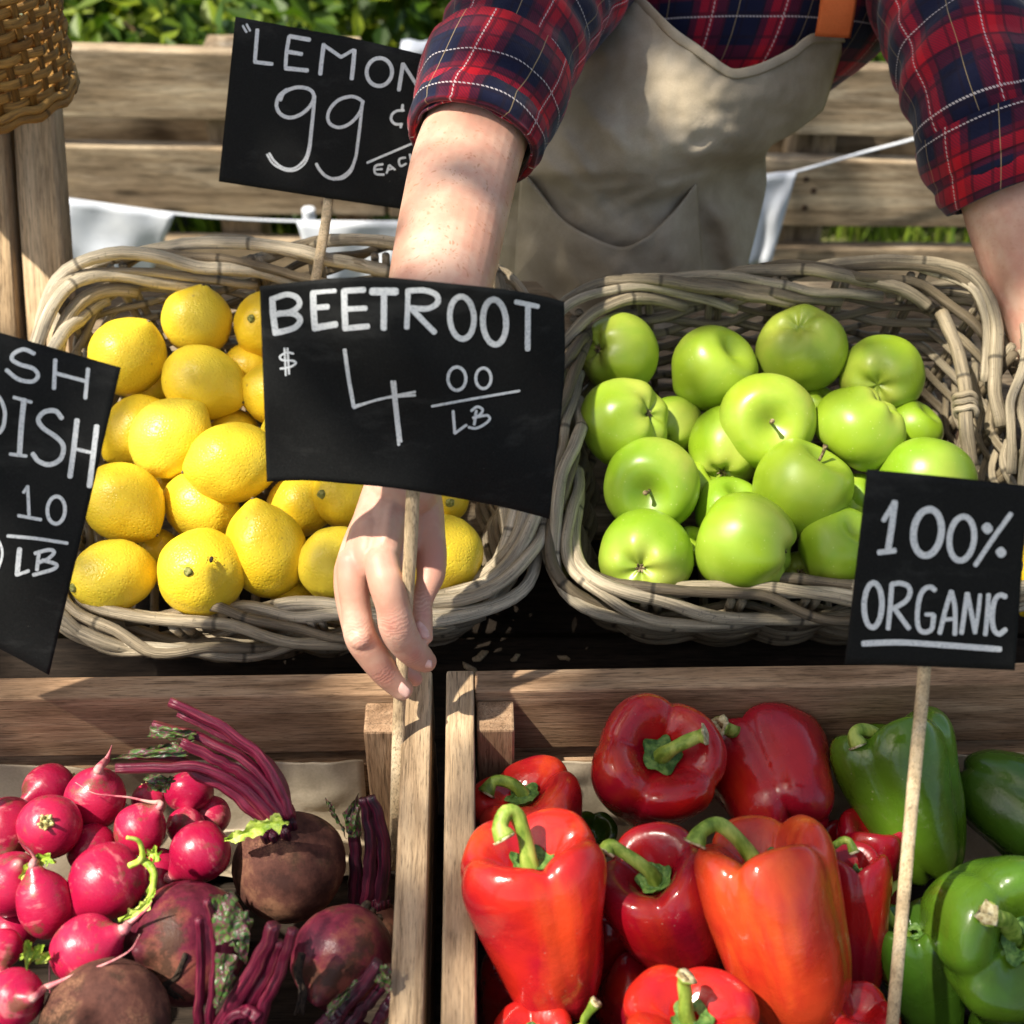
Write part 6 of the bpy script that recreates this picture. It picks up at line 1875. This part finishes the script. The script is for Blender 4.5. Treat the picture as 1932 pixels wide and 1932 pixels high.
# --- clothes
def sleeve(path, radii, name, sd, cuff, nfold=7):
    """path of (x, y, d), radii in layout pixels; soft folds and a rolled cuff at the end"""
    n = 120
    c = [Vector(p) for p in catmull([P(*p) for p in path], n)]
    r = [q[0] for q in catmull([(pm(rr_, p[2]),) for rr_, p in zip(radii, path)], n)]
    m = MB()
    seg = 72
    rav = sum(r) / n
    L = 0.0
    ref = Vector(RT)
    rows = []
    for i in range(n):
        t = (c[min(n - 1, i + 1)] - c[max(0, i - 1)]).normalized()
        if i: L += (c[i] - c[i - 1]).length
        a = (ref - t * ref.dot(t)).normalized(); ref = a
        b = t.cross(a)
        row = []
        for k in range(seg):
            ph = 2 * pi * k / seg
            q = Vector((cos(ph) * 1.1 + sd, sin(ph) * 1.1, L * 9))
            w = 1 + 0.055 * noise.noise(q) + 0.038 * noise.noise(Vector((cos(ph) * 2 + sd, sin(ph) * 2, L * 30 + 3 * cos(ph))))
            w += 0.040 * sin(L * 150 + 2.2 * cos(ph + sd) + 3 * noise.noise(Vector((cos(ph), sin(ph) + sd, L * 5)))) * smooth(L / 0.06) * (0.3 + 0.7 * abs(cos(ph * 0.5 + sd)))
            row.append(m.vert(c[i] + (a * cos(ph) + b * sin(ph)) * r[i] * w, (L, k / seg * 2 * pi * rav)))
        rows.append(row)
    # uv seam: give the closing column its own vertices
    for row in rows:
        v = m.v[row[0]]
        row.append(m.vert(v, (m.uv[row[0]][0], 2 * pi * rav)))
    for r1, r2 in zip(rows, rows[1:]):
        for k in range(seg): m.f.append((r1[k], r1[k + 1], r2[k + 1], r2[k]))
    m.build(name, PLAID, person, solid=-0.0015)
    # rolled cuff: two thick turns of cloth
    def roll(i0, i1, grow, off, sd2):
        mm = MB()
        pr = []
        N_ = 26
        for j in range(N_ + 1):
            f = j / N_
            # out along the arm, round the lip and back inside
            if f < 0.62: s, o = lerp(0, 1, f / 0.62), grow * (0.75 + 0.35 * sin(pi * f / 0.62))
            elif f < 0.76: a_ = (f - 0.62) / 0.14 * pi; s, o = 1 + 0.035 * sin(a_), grow * (0.35 + 0.4 * cos(a_)) 
            else: s, o = lerp(1, 0.55, (f - 0.76) / 0.24), -0.05 * grow
            pr.append((s, o))
        rows = []
        Lc = 0.0
        prev = None
        for s, o in pr:
            fi = lerp(i0, i1, s)
            k0 = min(n - 2, max(0, int(fi))); fr = fi - k0
            cc = c[k0] + (c[k0 + 1] - c[k0]) * fr
            rr2 = r[k0] + (r[k0 + 1] - r[k0]) * fr
            t = (c[min(n - 1, k0 + 2)] - c[max(0, k0 - 2)]).normalized()
            a = (RT - t * RT.dot(t)).normalized(); b = t.cross(a)
            if prev is not None: Lc += (cc - prev).length + 0.0006
            prev = cc
            row = []
            for k in range(seg + 1):
                ph = 2 * pi * (k % seg) / seg
                w = 1 + 0.035 * N3(cos(ph) * 1.5 + sd2, sin(ph) * 1.5, s * 2) + 0.02 * N3(cos(ph) * 4 + sd2, sin(ph) * 4, s * 3 + sd2)
                sk = 0.006 * N3(cos(ph) + sd2 * 2, sin(ph), 5) * (1 if 0.2 < s else 0)
                row.append(mm.vert(cc + t * sk + (a * cos(ph) + b * sin(ph)) * (rr2 + o + off) * w, (Lc * 1.0 + sd2, k / seg * 2 * pi * rr2 + 0.03)))
            rows.append(row)
        for r1, r2 in zip(rows, rows[1:]):
            for k in range(seg): mm.f.append((r1[k], r1[k + 1], r2[k + 1], r2[k]))
        mm.build("cuff", PLAID, person)
    for i0, i1, gr_, of_, sd2 in cuff: roll(i0, i1, gr_, of_, sd2)

sleeve([(1130, -190, 1.36), (1070, -70, 1.27), (1000, 20, 1.195), (945, 130, 1.13), (905, 235, 1.10), (892, 272, 1.092)], [150, 142, 136, 132, 116, 112], "sleeve", 2.0,
       [(74, 97, 0.0055, 0.002, 0.31), (92, 118, 0.0060, 0.001, 0.83)])
sleeve([(1760, -190, 1.40), (1785, -60, 1.32), (1818, 60, 1.24), (1855, 190, 1.195), (1895, 310, 1.19), (1912, 362, 1.19)], [150, 150, 146, 138, 124, 116], "sleeve", 5.0,
       [(80, 102, 0.0055, 0.002, 0.47), (96, 118, 0.0055, 0.001, 0.11)])

# shirt body
sh = MB()
rings = [(1180, 600, 1.52, 185, 0.100), (1178, 500, 1.49, 180, 0.095), (1188, 400, 1.465, 182, 0.095), (1225, 290, 1.45, 190, 0.100), (1303, 190, 1.435, 240, 0.108), (1372, 80, 1.42, 300, 0.124), (1400, -30, 1.415, 318, 0.124), (1415, -130, 1.415, 322, 0.118), (1425, -215, 1.42, 250, 0.10), (1432, -265, 1.42, 110, 0.072)]
RC = catmull([(*P(x, y, d), pm(w, d), dp) for x, y, d, w, dp in rings], 80)
def shirt_fn(u, v):
    i = min(79, round(v * 79))
    q = RC[i]; nx = RC[min(79, i + 1)]; pv = RC[max(0, i - 1)]
    t = (Vector(nx[:3]) - Vector(pv[:3])).normalized()
    a = RT; b = t.cross(RT).normalized()
    ph = 2 * pi * u
    w = 1 + 0.030 * N3(cos(ph) * 2 + 3, sin(ph) * 2, v * 8) + 0.02 * N3(cos(ph) * 5, sin(ph) * 5 + 2, v * 14)
    return Vector(q[:3]) + (a * cos(ph) * q[3] + b * sin(ph) * q[4]) * w, (v * 0.62, u * 0.95)
sh.grid(shirt_fn, 96, 79)
sh.build("shirt", PLAID, person)

# apron
top_e = [c2(*p) for p in ((330, -70), (430, -40), (490, 0), (600, 110), (700, 180), (775, 235), (830, 267), (890, 262), (960, 240), (1060, 190), (1110, 150), (1155, 132), (1265, 132))]
TE = catmull(top_e, 61)
RE = catmull([c2(*p) for p in ((1265, 132), (1225, 260), (1185, 390), (1160, 430), (1060, 505), (965, 570), (960, 700), (925, 860), (890, 1000), (868, 1120))], 61)
LE = catmull([c2(*p) for p in ((330, -70), (280, 120), (200, 300), (110, 480), (30, 620), (-30, 760), (-60, 900), (-70, 1000), (-75, 1120))], 61)
BE = [(c2(lerp(-75, 868, i / 60), 1120)) for i in range(61)]
DPT = catmull([(-80, 1.238), (0, 1.236), (100, 1.230), (200, 1.225), (270, 1.229), (320, 1.243), (352, 1.268), (390, 1.292), (450, 1.306), (540, 1.325), (700, 1.36)], 160)
def apron_d(x, y):
    yq = y + 0.29 * max(0.0, x - 1240) * smooth((y - 120) / 150)
    for (y0, d0), (y1, d1) in zip(DPT, DPT[1:]):
        if yq <= y1: d = lerp(d0, d1, clamp((yq - y0) / (y1 - y0))); break
    else: d = DPT[-1][1]
    # roundness of the body and the hanging bib
    cx = lerp(1370, 1210, clamp(y / 330))
    d += 0.085 * (abs(x - cx) / 240) ** 2.2
    # the skirt lies further back at its right side
    d += 0.03 * smooth((y - 285) / 40) * smooth((x - 1240) / 160)
    return d
def apron_folds(x, y):
    f = 0.0
    lo = smooth((y - 300) / 120)
    f += 0.015 * lo * sin((x - 0.55 * (y - 400)) * 0.055 + 2.0 * N3(x * 0.006, y * 0.006)) * smooth((x - 1180) / 200)
    f += 0.007 * N3(x * 0.012 + 4, y * 0.020) * (0.5 + 0.5 * lo)
    f += 0.0028 * N3(x * 0.035, y * 0.035 + 9)
    # pulled creases running to the pocket corners
    for (ax, ay, bx, by, w, h) in ((1010, 290, 1150, 400, 16, 0.006), (1180, 380, 1340, 330, 14, 0.008), (1060, 250, 1120, 340, 14, 0.005), (1300, 300, 1420, 240, 20, 0.006), (1090, 180, 1200, 300, 26, 0.005), (1120, 355, 1250, 345, 11, 0.005)):
        vx, vy = bx - ax, by - ay
        L2 = vx * vx + vy * vy
        t = ((x - ax) * vx + (y - ay) * vy) / L2
        if -0.2 < t < 1.2:
            dist = abs((x - ax) * vy - (y - ay) * vx) / sqrt(L2)
            f -= h * exp(-(dist / w) ** 2) * smooth((t + 0.2) / 0.4) * smooth((1.2 - t) / 0.4)
    return f
ap = MB()
def apron_fn(u, v):
    i, j = round(u * 120), round(v * 120)
    iu, jv = i / 2, j / 2
    def g(A, k):
        k0 = min(59, int(k)); f = k - k0
        return (lerp(A[k0][0], A[k0 + 1][0], f), lerp(A[k0][1], A[k0 + 1][1], f))
    t, b, l, r = g(TE, iu), g(BE, iu), g(LE, jv), g(RE, jv)
    x = (1 - v) * t[0] + v * b[0] + (1 - u) * l[0] + u * r[0] - ((1 - u) * (1 - v) * TE[0][0] + u * (1 - v) * TE[60][0] + (1 - u) * v * BE[0][0] + u * v * BE[60][0])
    y = (1 - v) * t[1] + v * b[1] + (1 - u) * l[1] + u * r[1] - ((1 - u) * (1 - v) * TE[0][1] + u * (1 - v) * TE[60][1] + (1 - u) * v * BE[0][1] + u * v * BE[60][1])
    return P(x, y, apron_d(x, y) + apron_folds(x, y)), (u, v)
ap.grid(apron_fn, 120, 120)
apron = ap.build("apron", APRON, person, solid=0.0014)
# hem along the bib edge
hm = MB()
hp_ = [P(x, y + 5, apron_d(x, y + 5) + apron_folds(x, y + 5) - 0.0016) for x, y in TE[4:]]
hm.tube([Vector(p) for p in hp_], [(0.0045, 0.0011)] * len(hp_), 8, ref=UP)
hm.build("hem", APRON, apron)
# pocket, its mouth hanging open
pk = MB()
PT = catmull([(985, 322), (1012, 352), (1060, 412), (1115, 446), (1172, 466), (1212, 452), (1240, 430), (1280, 388), (1312, 345)], 61)
def pocket_fn(u, v):
    k = u * 60; k0 = min(59, int(k)); f = k - k0
    x, y = lerp(PT[k0][0], PT[k0 + 1][0], f), lerp(PT[k0][1], PT[k0 + 1][1], f)
    bx, by = lerp(965, 1335, u), 640
    X, Y = lerp(x, bx, v), lerp(y, by, v)
    lift = 0.013 * sin(pi * u) ** 0.7 * (1 - smooth(v * 1.3)) + 0.0022
    return P(X, Y, apron_d(X, Y) + 0.7 * apron_folds(X, Y) - lift - 0.004 * N3(u * 6, v * 5)), (u, v)
pk.grid(pocket_fn, 60, 30)
pk.build("pocket", APRON, apron, solid=0.0014)
# neck strap
stp = MB()
sp = [c2(1212, 128), c2(1240, 20), c2(1262, -60), c2(1255, -200), (1500, -300)]
SPC = catmull([P(1571, 70, 1.272), P(1581, 10, 1.258), P(1586, -60, 1.256), P(1572, -180, 1.30), P(1500, -285, 1.40), P(1430, -300, 1.46), P(1340, -280, 1.40), P(1270, -180, 1.36), P(1210, -60, 1.30), P(1195, -30, 1.27)], 60)
stp.tube([Vector(p) for p in SPC], [(metres(34, 1.28), 0.0013)] * 60, 10, ref=RT)
stp.build("neck_strap", STRAP, person)
# trousers, shoes, hair: out of the frame but part of the figure
tr = MB()
for sx in (-0.06, 0.06):
    tr.tube([Vector(p) for p in catmull([HIP + Vector((sx * 0.9, 0, 0.02)), HIP + Vector((sx, 0, -0.15)), HIP + Vector((sx * 1.1, 0.02, -0.42)), Vector((HIP.x + sx * 1.2, HIP.y + 0.06, GZ + 0.06))], 30)], [q[0] for q in catmull([(0.080,), (0.078,), (0.062,), (0.055,)], 30)], 24, False)
tr.build("trousers", DENIM, person)
sho = MB()
for sx in (-0.06, 0.06):
    capsule(sho, [Vector((HIP.x + sx * 1.2, HIP.y + 0.09, GZ + 0.045)), Vector((HIP.x + sx * 1.3, HIP.y - 0.05, GZ + 0.045)), Vector((HIP.x + sx * 1.38, HIP.y - 0.16, GZ + 0.036))], [0.047, 0.046, 0.038], 20, 18)
sho.build("shoes", W_DARK, person)
hr = MB()
hr.ball(lambda th, ph: hp((0.080 * sin(th) * cos(ph), 0.022 + 0.088 * sin(th) * sin(ph), 0.022 + 0.106 * cos(th))) + Vector((0.006 * N3(th * 6, ph * 9), 0, 0)), 40, 28)
hr.build("hair", HAIR, person)

# ================================================================== SHADE TREE added over the stand to shape the light (outside the frame)
st_ = thing("tree", "unseen leafy tree added beside the stand to throw dappled shade over it", "tree", (-1.35, -0.9, GZ))
mb = MB()
mb.tube(catmull([(-1.35, -0.9, GZ - 0.05), (-1.32, -0.92, GZ + 1.0), (-1.25, -0.85, GZ + 2.2), (-1.05, -0.7, GZ + 3.6)], 24), [0.13 - 0.003 * i for i in range(24)], 14, rough=0.2)
rs = random.Random(41)
for k in range(9):
    e = Vector((rs.uniform(-1.2, 0.4), rs.uniform(-0.9, 0.7), rs.uniform(2.0, 2.6)))
    mb.tube(catmull([(-1.15, -0.78, GZ + 2.5 + 0.1 * k), Vector((-1.15, -0.78, GZ + 2.9)).lerp(e, 0.5) + Vector((0, 0, 0.15)), e], 10), [0.035 - 0.003 * i for i in range(10)], 8)
mb.build("trunk", BARK, st_)
# gaps left in the added crown so sun patches fall on chosen spots
HOLES = [(P(700, 1190, 0.9), 0.038), (P(740, 1290, 0.93), 0.022), (P(1465, 1780, 0.8), 0.022), (P(1110, 1500, 0.9), 0.012), (P(1590, 1480, 0.9), 0.014), (P(1870, 1700, 0.85), 0.02), (P(1010, 1640, 0.82), 0.014), (P(300, 350, 2.0), 0.08), (P(1700, 380, 2.0), 0.07),
         (P(372, 1065, 1.05), 0.036), (P(665, 1010, 0.92), 0.030), (P(330, 1030, 1.06), 0.02),
         (P(90, 1600, 0.9), 0.055), (P(200, 1720, 0.9), 0.055), (P(60, 1800, 0.85), 0.06), (P(330, 1318, 0.99), 0.012), (P(60, 1312, 0.99), 0.012), (P(330, 1480, 0.92), 0.03), (P(470, 1420, 0.94), 0.02), (P(420, 1850, 0.85), 0.03),
         (P(1010, 1840, 0.8), 0.03), (P(1450, 1760, 0.8), 0.025),
         (P(230, 160, 2.0), 0.11), (P(560, 380, 2.0), 0.05), (P(60, 100, 1.2), 0.06), (P(90, 400, 1.33), 0.05), (P(100, 560, 1.33), 0.04), (P(130, 560, 1.2), 0.03), (P(400, 330, 2.0), 0.06), (P(1650, 180, 2.0), 0.06), (P(1560, 330, 2.0), 0.05),
         (P(890, 170, 1.1), 0.032), (P(840, 400, 1.0), 0.026), (P(1390, 340, 1.3), 0.03),
         (P(1330, 940, 1.1), 0.03), (P(1180, 1040, 1.06), 0.02), (P(1330, 1010, 1.07), 0.018), (P(1200, 850, 1.1), 0.012), (P(1500, 760, 1.12), 0.02), (P(1720, 860, 1.1), 0.02), (P(1250, 1120, 1.05), 0.02),
         (P(240, 1200, 1.05), 0.022), (P(980, 1130, 1.05), 0.02), (P(900, 1180, 1.04), 0.018), (P(1600, 380, 2.0), 0.06), (P(1850, 760, 1.2), 0.05)]
# crown thinned (share of leaves kept) or thickened to set sun and shade
THIN = [(P(330, 900, 1.12), 0.17, 0.42), (P(1400, 850, 1.12), 0.17, 0.7), (P(850, 420, 1.05), 0.07, 0.7), (P(100, 400, 1.33), 0.10, 0.6), (P(350, 200, 2.0), 0.2, 0.6), (P(1650, 300, 2.0), 0.2, 0.6)]
THICK = [P(1300, 150, 1.25), P(1250, 330, 1.3), P(350, 1290, 1.0), P(1400, 1450, 0.9), P(1300, 1290, 1.0)]
mb = MB()
cnt = 0
while cnt < 6400:
    # aim each leaf at a spot of the scene, then lift it up against the sun
    tgt = Vector((rs.uniform(-0.75, 0.85), rs.uniform(0.25, 2.1), 0.0))
    if cnt > 5200:
        tc = THICK[cnt % len(THICK)]
        tgt = tc + Vector((rs.gauss(0, 0.11), rs.gauss(0, 0.06), 0))
    q = tgt - SUN_DIR * rs.uniform(2.0, 2.9)
    if tgt.y > 1.5 and rs.random() < 0.45: continue
    if tgt.x < -0.1 and rs.random() < 0.35: continue
    cnt += 1
    ok = True
    sz = rs.uniform(0.05, 0.10)
    mid = q + Vector((0, 0, 0))
    for h, r in HOLES:
        w = h - mid
        if (w - SUN_DIR * w.dot(SUN_DIR)).length < r + sz * 0.5:
            ok = False
            break
    if not ok: continue
    drop = False
    if cnt <= 5200:
        for h, r, kp in THIN:
            w = h - mid
            if (w - SUN_DIR * w.dot(SUN_DIR)).length < r and rs.random() > kp: drop = True
    if drop: continue
    nn = Vector((rs.gauss(0, 0.45), rs.gauss(0, 0.45), 1.0)).normalized()
    a = nn.orthogonal().normalized()
    random.seed(cnt)
    leaf_quad(mb, q - a * 0.0, nn, sz, rs.random(), 0.2)
mb.build("crown", LEAF, st_, smooth=False)
